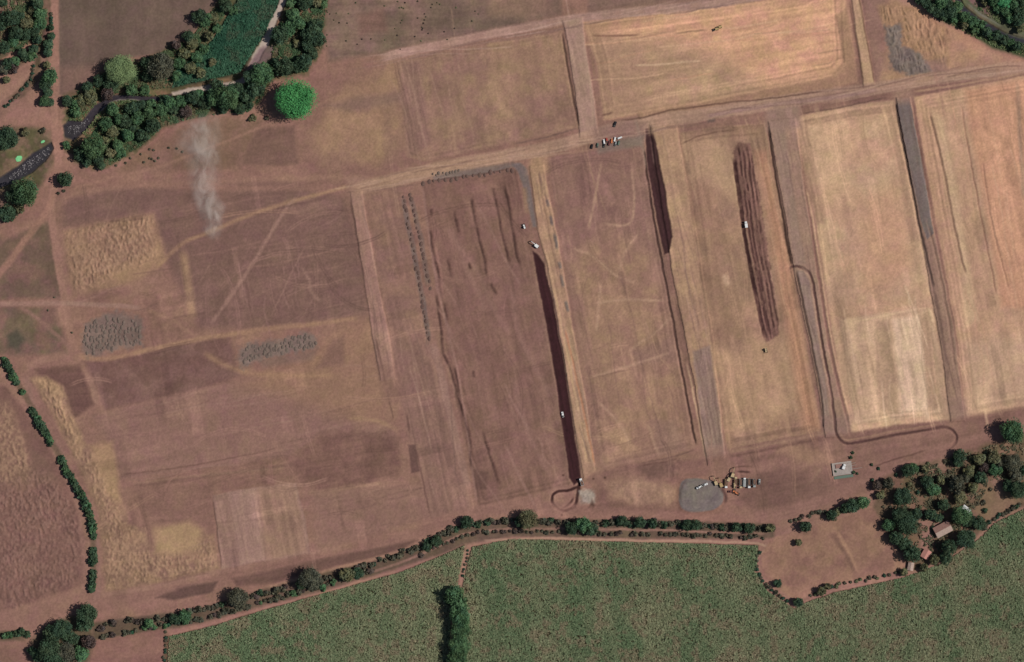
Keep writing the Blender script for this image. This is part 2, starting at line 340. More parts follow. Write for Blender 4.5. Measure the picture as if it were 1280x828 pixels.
line((110, 83, 74), [(494, 446), (500, 482)], 3, 1, .55); line((108, 80, 72), [(507, 514), (513, 545)], 3, 1, .6)
poly((104, 78, 71), [(510, 556), (519, 556), (524, 589), (514, 591)], 1.5, .8); line((108, 80, 72), [(520, 560), (530, 610), (538, 646)], 1.6, .8, .7)
line((120, 92, 82), [(502, 470), (520, 560)], 1.4, .8, .5)
line((108, 96, 92), [(503, 244), (512, 290), (522, 340), (530, 385), (537, 426)], 6, 2, .55); line((112, 98, 92), [(512, 243), (524, 290), (536, 360)], 6, 2, .5)
poly((120, 104, 96), [(536, 216), (580, 210), (640, 203), (650, 206), (656, 226), (640, 218), (545, 229)], 3, .8)
g_q1 = region('field')
PQ1 = [(527, 228), (600, 218), (648, 208), (664, 300), (684, 400), (704, 500), (722, 604), (650, 622), (598, 634), (570, 500), (545, 360)]
poly((132, 99, 88), PQ1, 2, .95, .03, (V, 5, .035), lab=g_q1, c2=(126, 95, 83), s2=26)
ruts(PQ1, 34, V, [(148, 113, 101), (112, 84, 74)], .25, 1.3)
for q in ([(556, 280), (575, 310), (600, 345), (615, 385), (640, 420)], [(575, 320), (600, 370), (605, 395)], [(640, 360), (650, 420), (690, 500)], [(640, 470), (660, 540), (690, 600)]):
    line((150, 115, 103), q, 6, 4, .4)
RID = [[(568, 260), (572, 280), (575, 297)], [(590, 244), (596, 280), (604, 315), (612, 352)], [(616, 231), (622, 258), (630, 300), (638, 330)], [(630, 231), (638, 261), (646, 316), (653, 334)],
       [(538, 284), (542, 313), (552, 354)], [(560, 320), (563, 336), (567, 351)], [(586, 328), (589, 338)], [(545, 365), (552, 409), (555, 440), (563, 461), (578, 511), (588, 550), (590, 590)],
       [(556, 374), (560, 410)], [(540, 260), (541, 272)], [(604, 537), (614, 572), (626, 608)], [(567, 455), (573, 480), (580, 520)], [(591, 462), (594, 474)], [(612, 352), (622, 370)]]
for q in RID:
    line((96, 70, 63), q, 3.8, 2.0, .85, h=.7, hf=1.8, brk=.4)
poly((104, 78, 70), [(591, 586), (611, 590), (608, 612), (594, 612)], 2.5, .7)
line((112, 84, 74), [(594, 600), (598, 632)], 1.5, 1, .6); line((150, 116, 104), [(528, 232), (545, 350), (575, 480), (596, 630)], 3, 1, .5)
line((98, 72, 64), [(527, 228), (590, 219), (640, 211)], 1.5, 1, .5)
poly((120, 105, 98), [(640, 206), (650, 204), (660, 212), (671, 284), (666, 284), (656, 240), (648, 216)], 2, .85)
poly((142, 114, 92), [(652, 235), (658, 235), (662, 268), (656, 266)], 2.5, .7)
# dark fresh furrow strip
g_ds = region('ploughed_strip')
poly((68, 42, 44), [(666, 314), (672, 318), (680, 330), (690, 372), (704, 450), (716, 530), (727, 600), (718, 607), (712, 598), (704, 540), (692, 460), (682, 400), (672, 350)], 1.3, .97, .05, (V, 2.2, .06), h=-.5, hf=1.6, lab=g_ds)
g_ts = region('embankment')
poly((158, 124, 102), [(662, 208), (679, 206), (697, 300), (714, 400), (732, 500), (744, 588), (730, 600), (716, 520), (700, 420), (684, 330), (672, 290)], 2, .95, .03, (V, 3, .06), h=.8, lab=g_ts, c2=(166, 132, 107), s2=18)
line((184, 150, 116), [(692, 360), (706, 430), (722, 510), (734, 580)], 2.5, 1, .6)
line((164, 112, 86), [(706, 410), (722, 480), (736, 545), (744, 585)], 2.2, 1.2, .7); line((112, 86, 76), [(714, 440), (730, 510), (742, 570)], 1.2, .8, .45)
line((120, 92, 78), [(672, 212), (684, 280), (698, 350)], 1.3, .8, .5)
for q in ((683, 248, 686, 260), (687, 268, 691, 285), (692, 290, 697, 315), (698, 326, 701, 338), (700, 342, 705, 362), (706, 374, 711, 392)):
    line((116, 100, 93), [q[:2], q[2:]], 3.8, 1.2, .85, h=.4)
# second plot
g_q2 = region('field')
PQ2 = [(684, 198), (740, 188), (802, 182), (816, 260), (834, 360), (852, 460), (869, 560), (810, 574), (752, 586), (736, 480), (716, 380), (700, 290)]
poly((138, 105, 93), PQ2, 2, .95, .03, (V, 6, .025), lab=g_q2)
poly((156, 124, 99), [(712, 330), (760, 290), (812, 320), (836, 380), (852, 460), (868, 556), (800, 574), (752, 584), (734, 470)], 20, .85, .035, (V, 7, .03), c2=(148, 115, 96), s2=20)
poly((138, 106, 94), [(790, 440), (840, 420), (846, 450), (800, 456)], 6, .7); poly((140, 110, 96), [(815, 528), (845, 526), (856, 560), (825, 568)], 7, .6)
for q in ([(712, 310), (740, 320), (770, 345), (800, 355)], [(737, 472), (780, 460), (840, 440)], [(745, 420), (748, 380), (752, 350)], [(770, 345), (785, 310), (800, 290)], [(735, 290), (745, 240), (752, 200)], [(785, 440), (820, 415), (840, 395)], [(745, 500), (775, 530), (790, 560)], [(808, 525), (820, 560), (826, 572)], [(740, 380), (780, 375), (835, 376)], [(752, 280), (790, 275), (790, 200)]):
    line((174, 140, 116), q, 3.2, 2.0, .5)
line((120, 92, 80), [(795, 580), (830, 574), (870, 562)], 2, 1, .8)
ruts(PQ2, 40, V, [(162, 128, 108), (120, 92, 82), (170, 136, 110)], .25, 1.3)
line((112, 86, 74), [(738, 473), (760, 468), (790, 462)], 1.5, 1, .35)
# dark strip two, bank, grey road, third plot
poly((166, 133, 106), [(812, 156), (846, 158), (872, 300), (892, 430), (906, 574), (884, 582), (866, 470), (840, 340), (826, 250)], 2, .95, .03, (V, 3.5, .045), h=1.0, hf=1.0, c2=(158, 125, 102), s2=20, lab=g_ts)
line((70, 50, 46), [(804, 184), (812, 240), (822, 300), (834, 362), (848, 440), (860, 506), (870, 558)], 2.3, .9, .85, h=-.7, hf=1.)  # bank's drop shadow painted in as dark soil along a shallow ditch
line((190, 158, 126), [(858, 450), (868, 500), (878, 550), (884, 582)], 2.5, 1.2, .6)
poly((142, 117, 104), [(866, 440), (888, 432), (900, 520), (907, 574), (884, 584), (874, 510)], 2.5, .9, .03, (V, 3, .05), lab=g_t)
line((116, 94, 80), [(880, 432), (890, 480), (902, 560)], 1.6, 1, .45)
g_ds2 = region('ploughed_strip')
poly((74, 50, 50), [(806, 158), (814, 156), (822, 190), (832, 240), (840, 296), (836, 316), (830, 318), (824, 290), (815, 240), (808, 200)], 1.3, .96, .06, (V, 2.2, .07), h=-.5, hf=1.5, lab=g_ds2)
line((128, 98, 90), [(812, 168), (819, 210)], 2, 1.2, .6); line((92, 62, 56), [(808, 157), (813, 162)], 4, 1.5, .6)
g_q3 = region('field')
PQ3 = [(848, 166), (900, 158), (955, 154), (972, 230), (990, 330), (1006, 420), (1026, 540), (970, 550), (908, 562), (896, 470), (880, 380), (862, 260)]
poly((153, 120, 98), PQ3, 2.5, .95, .035, (V, 9, .03), lab=g_q3, c2=(147, 116, 96), s2=26)
poly((182, 149, 118), [(856, 178), (910, 168), (920, 220), (915, 250), (880, 230), (862, 226)], 12, .6); poly((180, 146, 114), [(896, 440), (1000, 420), (1014, 510), (930, 540), (906, 530)], 16, .6, st=(V, 6, .05))
poly((150, 119, 96), [(878, 330), (920, 330), (930, 420), (896, 430)], 14, .6); line((196, 166, 134), [(905, 340), (912, 360)], 7, 4, .5)
poly((178, 132, 104), [(944, 190), (958, 190), (988, 330), (1010, 470), (1024, 535), (1004, 536), (985, 420)], 8, .65, st=(V, 4, .05))
ruts(PQ3, 30, V, [(186, 154, 122), (142, 112, 92), (178, 142, 114)], .2, 1.4)
line((120, 92, 76), [(848, 182), (875, 170), (905, 164), (925, 162)], 1.8, 1, .6); line((124, 98, 84), [(858, 200), (862, 222)], 4, 2, .5)
line((96, 84, 78), [(882, 151), (896, 150)], 5, 2, .55); line((126, 98, 82), [(912, 155), (921, 163)], 1.6, 1, .6)
# dark furrows of strip three
g_ds3 = region('ploughed_strip')
poly((120, 89, 78), [(916, 192), (921, 178), (938, 180), (950, 250), (962, 330), (974, 408), (972, 420), (958, 427), (950, 390), (936, 300), (924, 240)], 1.8, .85, .06, (V, 2, .12), lab=g_ds3, rag=2.5)
for i, (a_, b_) in enumerate((((917, 196), (957, 427)), ((922, 180), (961, 420)), ((927, 178), (964, 424)), ((933, 180), (969, 418)), ((938, 190), (973, 408)))):
    m_ = ((a_[0] + b_[0]) / 2 - 3, (a_[1] + b_[1]) / 2)
    line((66, 42, 42), [a_, m_, b_], (5, 2.2, 2.4, 2.2, 2)[i], 1, (.9, .62, .6, .65, .45)[i], .06, h=-.5, brk=(.3, .8, .8, .8, .8)[i])
    line((140, 104, 92), [(a_[0] + 2.6, a_[1] + 4), (m_[0] + 2.6, m_[1]), (b_[0] + 2, b_[1] - 6)], 1.2, .8, .5, h=.4, brk=.5)
# bank, grey strip
g_gs = region('gravel_strip')
poly((154, 124, 105), [(960, 152), (994, 148), (1004, 225), (1018, 320), (1036, 440), (1062, 545), (1032, 548), (1016, 450), (992, 335), (974, 230)], 2, .9, .03, (V, 4, .04), h=.9, hf=1.0, lab=g_ts)
poly((148, 121, 105), [(964, 156), (979, 153), (992, 240), (1001, 300), (1008, 330), (994, 332), (980, 250)], 3, .85, .03, (V, 4, .03), lab=g_gs)
poly((146, 121, 107), [(996, 338), (1004, 338), (1012, 352), (1020, 410), (1031, 470), (1039, 538), (1032, 538), (1022, 470), (1010, 400)], 1.6, .95, .03, (V, 3, .03), lab=g_gs)
line((60, 44, 40), [(959, 156), (966, 200), (976, 260), (988, 325), (991, 334)], 2, .8, .9, h=-.6, hf=1.)  # dark tone paints the shade at the raised strip's left edge
line((84, 66, 58), [(995, 336), (1008, 400), (1020, 460), (1028, 512), (1028, 538)], 2.4, .9, .8, h=-.6, hf=1.)  # same edge shade painted on down the strip's lower ditch
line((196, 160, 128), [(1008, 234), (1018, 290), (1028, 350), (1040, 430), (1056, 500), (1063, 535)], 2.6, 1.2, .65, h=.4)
line((120, 94, 78), [(1006, 216), (1012, 228), (1018, 232)], 4, 2.5, .7); line((130, 104, 86), [(990, 148), (998, 190), (1002, 214)], 2, 1.2, .4)
# fourth plot
g_q4 = region('field')
PQ4 = [(990, 148), (1060, 132), (1118, 126), (1136, 200), (1152, 290), (1172, 390), (1188, 526), (1120, 532), (1064, 542), (1046, 450), (1030, 350), (1014, 240)]
poly((188, 154, 124), PQ4, 3, .95, .035, (V, 9, .028), lab=g_q4, c2=(190, 152, 123), s2=28)
poly((198, 163, 128), [(1010, 175), (1040, 160), (1060, 160), (1060, 240), (1048, 260), (1030, 240)], 14, .6); poly((186, 143, 115), [(1080, 250), (1120, 230), (1140, 330), (1110, 370), (1080, 360)], 16, .6)
poly((160, 128, 104), [(992, 150), (1118, 130), (1116, 140), (1010, 158), (1030, 280), (1018, 280)], 4, .7)
poly((152, 122, 100), [(1112, 130), (1120, 130), (1150, 300), (1140, 300)], 6, .6, st=(V, 3, .05)); poly((154, 124, 102), [(1036, 340), (1060, 340), (1072, 420), (1060, 520), (1050, 460)], 10, .5)
poly((192, 160, 130), [(1050, 400), (1120, 388), (1164, 386), (1176, 440), (1184, 516), (1120, 526), (1068, 530)], 3, .7, .03, (V, 8, .05), h=.25)
poly((168, 138, 112), [(1094, 402), (1112, 400), (1122, 516), (1098, 522)], 3, .75); poly((206, 176, 146), [(1116, 400), (1150, 394), (1164, 510), (1126, 518)], 4, .75, .03, (V, 4, .06)); poly((170, 138, 112), [(1150, 394), (1160, 390), (1176, 510), (1160, 512)], 3, .7)
poly((156, 126, 104), [(1166, 386), (1184, 420), (1194, 524), (1178, 524)], 4, .6)
line((206, 172, 138), [(1064, 404), (1110, 394), (1160, 386), (1166, 410)], 2.4, 1.4, .6)
ruts(PQ4, 30, V, [(204, 170, 136), (158, 126, 102), (194, 150, 122)], .2, 1.4)
ruts([(1055, 395), (1165, 388), (1185, 520), (1066, 530)], 34, V, [(216, 184, 152), (164, 134, 110)], .3, 1.3, (40, 110))
# grey strip four and fifth plot
poly((150, 120, 102), [(1120, 122), (1138, 122), (1152, 210), (1172, 310), (1194, 420), (1206, 526), (1188, 528), (1176, 430), (1152, 300), (1136, 210)], 2, .9, .03, (V, 4, .05), h=.9, hf=1.0, lab=g_ts)
poly((121, 106, 98), [(1120, 123), (1136, 123), (1153, 205), (1161, 255), (1167, 292), (1158, 299), (1150, 272), (1136, 205)], 1.3, .97, .025, (V, 4, .02), lab=g_gs)
line((72, 58, 54), [(1119, 124), (1126, 165), (1136, 215), (1148, 275), (1160, 330), (1168, 362)], 2.4, .9, .85, h=-.6, hf=1.)  # shadow line left of the raised strip, painted into the ditch colour
line((116, 92, 80), [(1168, 362), (1178, 420), (1186, 480)], 4, 2, .6)  # fainter painted run-on of that shadow line
g_q5 = region('field')
PQ5 = [(1142, 122), (1200, 110), (1276, 96), (1330, 90), (1330, 505), (1270, 516), (1208, 526), (1196, 420), (1174, 300), (1156, 200)]
poly((180, 143, 116), PQ5, 2.5, .95, .035, (V, 7, .04), lab=g_q5)
poly((192, 144, 115), [(1206, 112), (1276, 100), (1330, 96), (1330, 390), (1252, 384), (1232, 260), (1216, 180)], 6, .85, .03, (V, 6, .05), hue=.02)
poly((196, 164, 130), [(1166, 140), (1180, 150), (1196, 230), (1210, 320), (1222, 400), (1206, 410), (1200, 330), (1184, 240)], 6, .7, .03, (V, 3, .05))
poly((184, 154, 126), [(1206, 430), (1250, 420), (1330, 430), (1330, 500), (1240, 512), (1212, 515)], 14, .6)
line((116, 88, 74), [(1162, 140), (1170, 172), (1180, 215), (1191, 272), (1195, 292), (1203, 330), (1208, 345)], 2.4, 1.4, .6, h=-.5); line((122, 94, 80), [(1160, 280), (1172, 330), (1184, 390), (1194, 460)], 2.4, 1.4, .5, h=-.4)
line((134, 98, 82), [(1202, 130), (1213, 200), (1228, 280), (1246, 370)], 1.6, 1, .6, h=-.4); line((140, 104, 86), [(1228, 200), (1240, 280), (1262, 364)], 1.4, 1, .5, h=-.4)
line((150, 124, 104), [(1272, 100), (1274, 150), (1280, 250)], 5, 2, .5)
ruts(PQ5, 46, V, [(202, 170, 138), (150, 118, 98), (192, 144, 118)], .2, 1.4, (60, 200))
for p_, n_ in (([(962, 156), (994, 150), (1018, 320), (1060, 540), (1034, 545), (1010, 420), (980, 250)], 34), ([(866, 440), (888, 432), (907, 574), (884, 584)], 16), ([(1122, 124), (1140, 124), (1205, 524), (1188, 526)], 26), ([(438, 242), (454, 240), (494, 474), (476, 476)], 16), ([(814, 160), (846, 158), (905, 574), (884, 580)], 30), ([(664, 210), (682, 208), (746, 588), (730, 600)], 24), ([(500, 440), (540, 430), (588, 630), (540, 640)], 26)):
    ruts(p_, n_, V, [(162, 130, 112), (112, 88, 79), (122, 96, 86)], .3, 1.1, (30, 120), wob=2)
for p_, n_ in (([(705, 30), (728, 28), (746, 165), (724, 168)], 16),): ruts(p_, n_, V, [(172, 140, 122), (126, 99, 88)], .4, 1.1, (40, 120), wob=2)
# ---- soft run-outs where the banks meet the roads
for c_, p_ in (((160, 126, 102), [(660, 184), (684, 182), (686, 216), (660, 218)]), ((162, 129, 104), [(808, 146), (848, 142), (850, 168), (812, 168)]), ((150, 121, 106), [(956, 126), (1000, 120), (1000, 160), (958, 164)]), ((152, 121, 103), [(1116, 104), (1140, 102), (1142, 128), (1118, 130)]), ((152, 118, 103), [(434, 224), (456, 222), (456, 250), (438, 252)]), ((146, 114, 100), [(878, 560), (908, 556), (912, 600), (884, 602)]), ((142, 112, 100), [(1026, 520), (1064, 520), (1064, 560), (1034, 566)]), ((146, 116, 101), [(1184, 500), (1208, 500), (1212, 540), (1190, 544)]), ((150, 116, 98), [(726, 580), (750, 578), (752, 612), (732, 616)])):
    poly(c_, p_, 6, .85)
poly((132, 100, 88), [(472, 455), (500, 455), (508, 500), (482, 500)], 8, .7)
# ---- site roads
g_sr = region('dirt_road')
road((164, 131, 116), [(470, 75), (500, 67), (560, 54), (640, 38), (715, 24), (800, 14), (900, 4), (1010, -18)], 11, 2.2, .9, g_sr, st=(T, 3, .03), h=.4)
poly((160, 129, 112), [(703, 26), (728, 22), (732, 60), (740, 110), (748, 168), (725, 172), (718, 110), (710, 60)], 2.2, .92, .03, st=(V, 4, .04), h=.8, hf=1.1, lab=g_sr)
line((84, 62, 54), [(702, 40), (708, 75), (716, 120), (724, 160)], 2.2, .9, .8, h=-.4); line((168, 138, 116), [(727, 40), (736, 100), (742, 160)], 2.5, 1.3, .5)  # dark line paints the shade along the raised road's left edge
line((112, 88, 78), [(724, 160), (690, 170), (640, 181)], 2, 1.2, .6)
road((161, 129, 109), [(440, 236), (500, 224), (560, 208), (640, 194), (700, 182), (760, 164), (830, 150), (900, 140), (990, 126), (1100, 110), (1200, 94), (1330, 78)], 16, 2.4, .88, g_sr, st=(T, 3.5, .04))
road((160, 127, 102), [(430, 240), (500, 222), (580, 205), (640, 197)], 14, 6, .5)
line((148, 116, 110), [(880, 146), (960, 132), (1040, 122), (1100, 112)], 5, 2, .5)
poly((136, 106, 95), [(742, 160), (790, 150), (806, 156), (802, 182), (745, 190)], 5, .8); poly((122, 106, 94), [(745, 180), (806, 168), (802, 182), (748, 192)], 4, .7)
line((104, 78, 66), [(773, 151), (800, 148), (830, 140), (880, 132), (960, 124), (1030, 114)], 1.8, 1, .75, h=-.4); line((110, 82, 70), [(750, 146), (768, 139)], 2.5, 1, .6)
line((104, 80, 70), [(1000, 143), (1040, 136), (1110, 122)], 1.6, 1, .6); line((186, 150, 120), [(1140, 116), (1200, 106), (1280, 92)], 3, 1.5, .5)
line((108, 84, 74), [(1090, 108), (1096, 60), (1086, 40)], 1, 1, .0001)
line((112, 86, 74), [(1180, 98), (1230, 86), (1280, 82)], 1.6, 1, .5)
ruts([(455, 68), (715, 18), (1000, -15), (1000, 0), (715, 34), (460, 84)], 26, T, [(178, 146, 130), (134, 106, 95)], .4, 1.2, (50, 160), wob=1.5)
ruts([(440, 228), (700, 175), (900, 132), (1278, 76), (1278, 90), (900, 148), (700, 192), (450, 244)], 60, T, [(172, 140, 120), (126, 98, 86)], .4, 1.2, (40, 150), wob=1.5)
# southern site ground
g_sy = region('ground')
poly((129, 97, 86), [(724, 600), (790, 580), (880, 574), (960, 556), (1040, 544), (1180, 526), (1330, 500), (1330, 530), (1240, 556), (1150, 590), (1060, 622), (990, 646), (940, 650), (740, 645)], 5, .92, .04, (T, 6, .035), c2=(136, 103, 90), s2=30)
poly((154, 122, 100), [(756, 604), (800, 598), (850, 606), (846, 636), (790, 630), (760, 622)], 7, .75, .06, c2=(142, 110, 94), s2=8)
poly((128, 100, 88), [(800, 585), (840, 575), (846, 592), (815, 598)], 6, .6); poly((150, 130, 120), [(722, 616), (742, 614), (744, 628), (726, 632)], 4, .6)
line((92, 66, 60), [(798, 582), (830, 578), (850, 572)], 2, 1.5, .5); line((80, 58, 50), [(738, 626), (742, 634), (738, 637)], 3, 1.5, .6)
poly((160, 126, 102), [(980, 552), (1010, 556), (1040, 575), (1010, 580), (970, 566)], 7, .6); line((160, 128, 106), [(1030, 580), (1015, 600), (1000, 612), (988, 625)], 3, 2.5, .45)
line((110, 82, 72), [(908, 572), (960, 562), (1030, 548)], 3, 1.5, .5); line((156, 124, 102), [(908, 566), (970, 554), (1040, 540)], 4, 2, .5)
line((84, 60, 54), [(919, 590), (930, 590), (941, 591)], 2.4, 1, .85, h=.7)
line((100, 74, 64), [(912, 585), (926, 583), (944, 584)], 1.8, 1, .6)
line((112, 86, 80), [(950, 594), (952, 604), (948, 608)], 4, 2, .5)
g_gv = region('gravel_heap')
poly((116, 104, 99), [(849, 612), (852, 602), (862, 598), (884, 600), (898, 606), (904, 616), (902, 630), (890, 638), (870, 641), (854, 638), (849, 628)], 1.6, .97, .04, sm=True, lab=g_gv, h=1.2, hf=5, c2=(122, 110, 102), s2=9)
line((84, 62, 58), [(897, 606), (904, 614), (907, 624), (903, 632)], 5, 2, .7)
line((104, 84, 78), [(853, 630), (850, 618), (855, 604), (864, 598)], 3, 1.5, .5)
# trench that bends round the yard
TR = [(984, 339), (989, 334), (998, 333), (1008, 338), (1015, 348), (1020, 380), (1028, 430), (1037, 480), (1043, 520), (1045, 540), (1052, 552), (1062, 555), (1085, 551), (1120, 544), (1160, 537), (1180, 534), (1190, 538), (1196, 547), (1193, 556), (1184, 562), (1175, 563)]
line((92, 66, 62), TR, 2.8, 1, .85, h=-.8, hf=1.1, lab=region('trench'))
line((168, 134, 108), [(1049, 535), (1053, 546), (1064, 550), (1120, 539), (1180, 529)], 2, 1, .4)
LP = [(728, 607), (712, 613), (696, 615), (690, 622), (692, 632), (702, 638), (712, 637), (720, 630), (722, 618), (726, 608)]
line((68, 44, 42), LP, 3.2, 1.2, .95, h=-.5); line((84, 58, 52), [(698, 637), (712, 630), (719, 620)], 2.4, 1, .8)
line((68, 44, 42), [(727, 598), (724, 609), (722, 620)], 4, 1.2, .8)
line((96, 70, 62), [(1090, 584), (1110, 577), (1135, 570), (1160, 562)], 1.8, 1, .6)
for x_, y_ in ((692, 639), (702, 643), (728, 635), (720, 634), (756, 597), (742, 599), (704, 594)):
    line((84, 60, 52), [(x_ - 2, y_), (x_ + 2, y_ + .5)], 2.2, 1, .7)
# ---- road along the southern hedge
g_sh = region('dirt_road')
road((138, 104, 92), [(-40, 786), (30, 776), (90, 764), (140, 752), (210, 742), (290, 724), (380, 706), (450, 692), (510, 672), (560, 650), (620, 638), (680, 634), (760, 642), (860, 648), (940, 650), (990, 640), (1060, 612), (1120, 590), (1180, 566), (1240, 544), (1330, 520)], 15, 4, .85, g_sh, st=(T, 4, .03))
road((150, 116, 101), [(120, 745), (180, 736), (270, 716), (360, 698), (430, 684)], 5, 3, .5)
poly((140, 106, 93), [(-40, 768), (30, 760), (60, 750), (104, 742), (96, 764), (56, 800), (48, 830), (40, 868), (28, 868), (36, 826), (42, 800), (20, 784), (-40, 786)], 5, .8)
# ---- the south: hedge ground, crop, brown enclosure, orchard
poly((98, 82, 68), [(115, 778), (180, 770), (240, 764), (300, 746), (390, 718), (470, 700), (520, 684), (560, 662), (600, 650), (660, 648), (760, 650), (870, 652), (968, 656), (968, 673), (800, 674), (640, 671), (585, 680), (550, 694), (480, 716), (400, 740), (320, 760), (250, 780), (190, 790), (118, 800)], 3, .85, .07, hue=.05)
road((140, 108, 94), [(455, 718), (500, 704), (546, 684), (578, 668), (620, 662), (680, 661), (760, 662), (860, 664), (960, 668)], 3, 1.2, .8, g_sh)
g_cr = region('ground', 'soil')
CANE1 = [(209, 872), (211, 796), (262, 784), (330, 763), (420, 738), (500, 716), (545, 698), (581, 682), (572, 733), (566, 745), (562, 800), (562, 872)]
CANE2 = [(578, 735), (590, 684), (640, 674), (800, 678), (948, 682), (944, 714), (958, 738), (992, 761), (1012, 752), (1040, 742), (1130, 722), (1180, 704), (1222, 676), (1244, 654), (1280, 636), (1330, 612), (1330, 872), (566, 872), (576, 800), (578, 760)]
for c_ in (CANE1, CANE2): poly((66, 58, 42), c_, 2, 1, .1, hue=.05, lab=g_cr, c2=(56, 54, 36), s2=6)
road((132, 108, 88), [(584, 676), (579, 700), (573, 722), (568, 738)], 4, 1.5, .85)
line((150, 120, 102), [(600, 676), (700, 673), (800, 676), (950, 680), (942, 700), (944, 716), (958, 740), (990, 761), (1012, 752)], 3, 1.2, .8)
g_be = region('field')
BE = [(962, 674), (1000, 662), (1050, 648), (1092, 634), (1100, 650), (1112, 668), (1126, 690), (1132, 712), (1090, 722), (1040, 730), (1016, 742), (996, 752), (970, 734), (952, 718), (952, 694)]
poly((134, 101, 87), BE, 2, 1, .04, lab=g_be, c2=(144, 111, 92), s2=22)
line((166, 130, 104), [(1044, 660), (1060, 690), (1074, 718)], 4, 2, .5); line((108, 82, 72), [(1038, 664), (1056, 692), (1070, 720)], 4, 2.5, .5)
poly((118, 92, 76), [(1092, 634), (1100, 600), (1130, 584), (1180, 574), (1240, 552), (1330, 530), (1330, 610), (1240, 652), (1200, 690), (1140, 715), (1112, 670)], 4, .92, .08, hue=.05, c2=(100, 84, 66), s2=14)
poly((138, 107, 92), [(1146, 600), (1165, 580), (1180, 570), (1186, 590), (1165, 590)], 5, .7); poly((146, 110, 97), [(1148, 648), (1176, 650), (1170, 668), (1158, 700), (1150, 690), (1150, 665)], 5, .85)
poly((124, 102, 80), [(1216, 640), (1226, 606), (1246, 598), (1262, 612), (1276, 625), (1236, 652)], 6, .8); poly((140, 108, 94), [(1238, 602), (1250, 594), (1256, 610), (1250, 622)], 4, .7)
line((142, 110, 95), [(1112, 598), (1140, 590), (1180, 580), (1230, 572), (1280, 556)], 4, 2, .55)
line((128, 102, 84), [(1134, 718), (1180, 702), (1215, 678), (1240, 652), (1280, 632)], 4, 2, .6)
poly((132, 98, 87), [(112, 802), (150, 796), (206, 786), (204, 872), (110, 872), (112, 822)], 2.5, 1, .04, lab=region('field'), st=(T, 8, .03))
poly((130, 98, 86), [(-40, 812), (4, 811), (38, 812), (40, 872), (-40, 872)], 2.5, 1, .04)
line((96, 78, 60), [(208, 788), (207, 830), (204, 870)], 6, 2, .8)
poly((92, 82, 64), [(40, 800), (60, 782), (90, 770), (112, 768), (118, 800), (110, 830), (110, 872), (44, 872)], 5, .8)
line((96, 84, 66), [(-40, 796), (5, 795), (40, 795)], 12, 3, .8); line((100, 84, 68), [(6, 448), (28, 490), (62, 548), (92, 602), (108, 632), (117, 680), (116, 736)], 7, 2.5, .6)

poly((102, 78, 70), [(194, 748), (230, 735), (272, 727), (266, 740), (218, 750)], 2.5, .8)
poly((108, 82, 73), [(290, 724), (400, 699), (470, 685), (522, 675), (506, 686), (420, 708), (330, 730), (296, 733)], 3.5, .8, st=(T, 4, .04))
line((158, 124, 102), [(330, 736), (400, 716), (470, 698), (520, 684)], 4, 2, .5)
poly((150, 119, 97), [(322, 610), (368, 604), (384, 690), (334, 700)], 4, .5, st=(V, 4, .05)); poly((158, 126, 112), [(286, 616), (318, 611), (330, 700), (300, 706)], 4, .5, st=(V, 3, .05))
poly((110, 83, 74), [(930, 600), (975, 585), (1008, 590), (1012, 612), (985, 632), (945, 640), (925, 625)], 8, .65, .05, (T, 5, .05)); poly((116, 88, 78), [(1012, 598), (1036, 588), (1040, 612), (1005, 628)], 7, .5)
poly((112, 84, 75), [(796, 584), (835, 576), (852, 580), (840, 592), (812, 598)], 5, .6, rag=3); poly((152, 120, 101), [(764, 606), (800, 600), (838, 608), (840, 628), (796, 630), (768, 620)], 5, .6, .08, rag=4)
poly((156, 140, 130), [(724, 614), (736, 611), (743, 618), (741, 628), (730, 629)], 2.5, .6, .1, rag=3); poly((98, 74, 65), [(740, 624), (744, 632), (736, 635)], 2, .6)
line((88, 90, 70), [(1196, -30), (1205, 0), (1220, 14), (1244, 29), (1266, 40), (1322, 55)], 9, 2, .9, .08, hue=.05)
line((132, 130, 124), [(1206, 1), (1222, 15), (1244, 29), (1256, 36)], 1.6, 1, .4, brk=.8)
lumps([(722, 612), (744, 610), (746, 632), (724, 632)], 1.0, 3, 3, V, 61); lumps([(812, 576), (852, 572), (854, 596), (812, 600)], .8, 4, 4, V, 63)
for i_, (p_, w_, k_) in enumerate(((PN, 14, .06), (PO, 24, .10), (PQ1, 16, .06), (PQ2, 18, .08), (PQ3, 22, .11), (PQ4, 26, .10), (PQ5, 30, .11), (PSB, 10, .05))): bands(p_, w_, k_, seed=900 + i_ * 7)
poly((118, 102, 94), [(103, 420), (108, 406), (117, 399), (128, 394), (146, 390), (160, 394), (178, 400), (179, 420), (178, 432), (150, 436), (128, 442), (108, 446), (102, 434)], 5, .7, .08, hue=.02, rag=5)
poly((120, 105, 97), [(297, 448), (300, 434), (315, 429), (350, 425), (380, 416), (396, 421), (397, 434), (380, 438), (352, 444), (332, 448), (318, 452), (305, 462)], 5, .7, .08, hue=.02, rag=5)
poly((122, 100, 90), [(320, 450), (380, 440), (396, 436), (390, 450), (330, 460)], 5, .5)
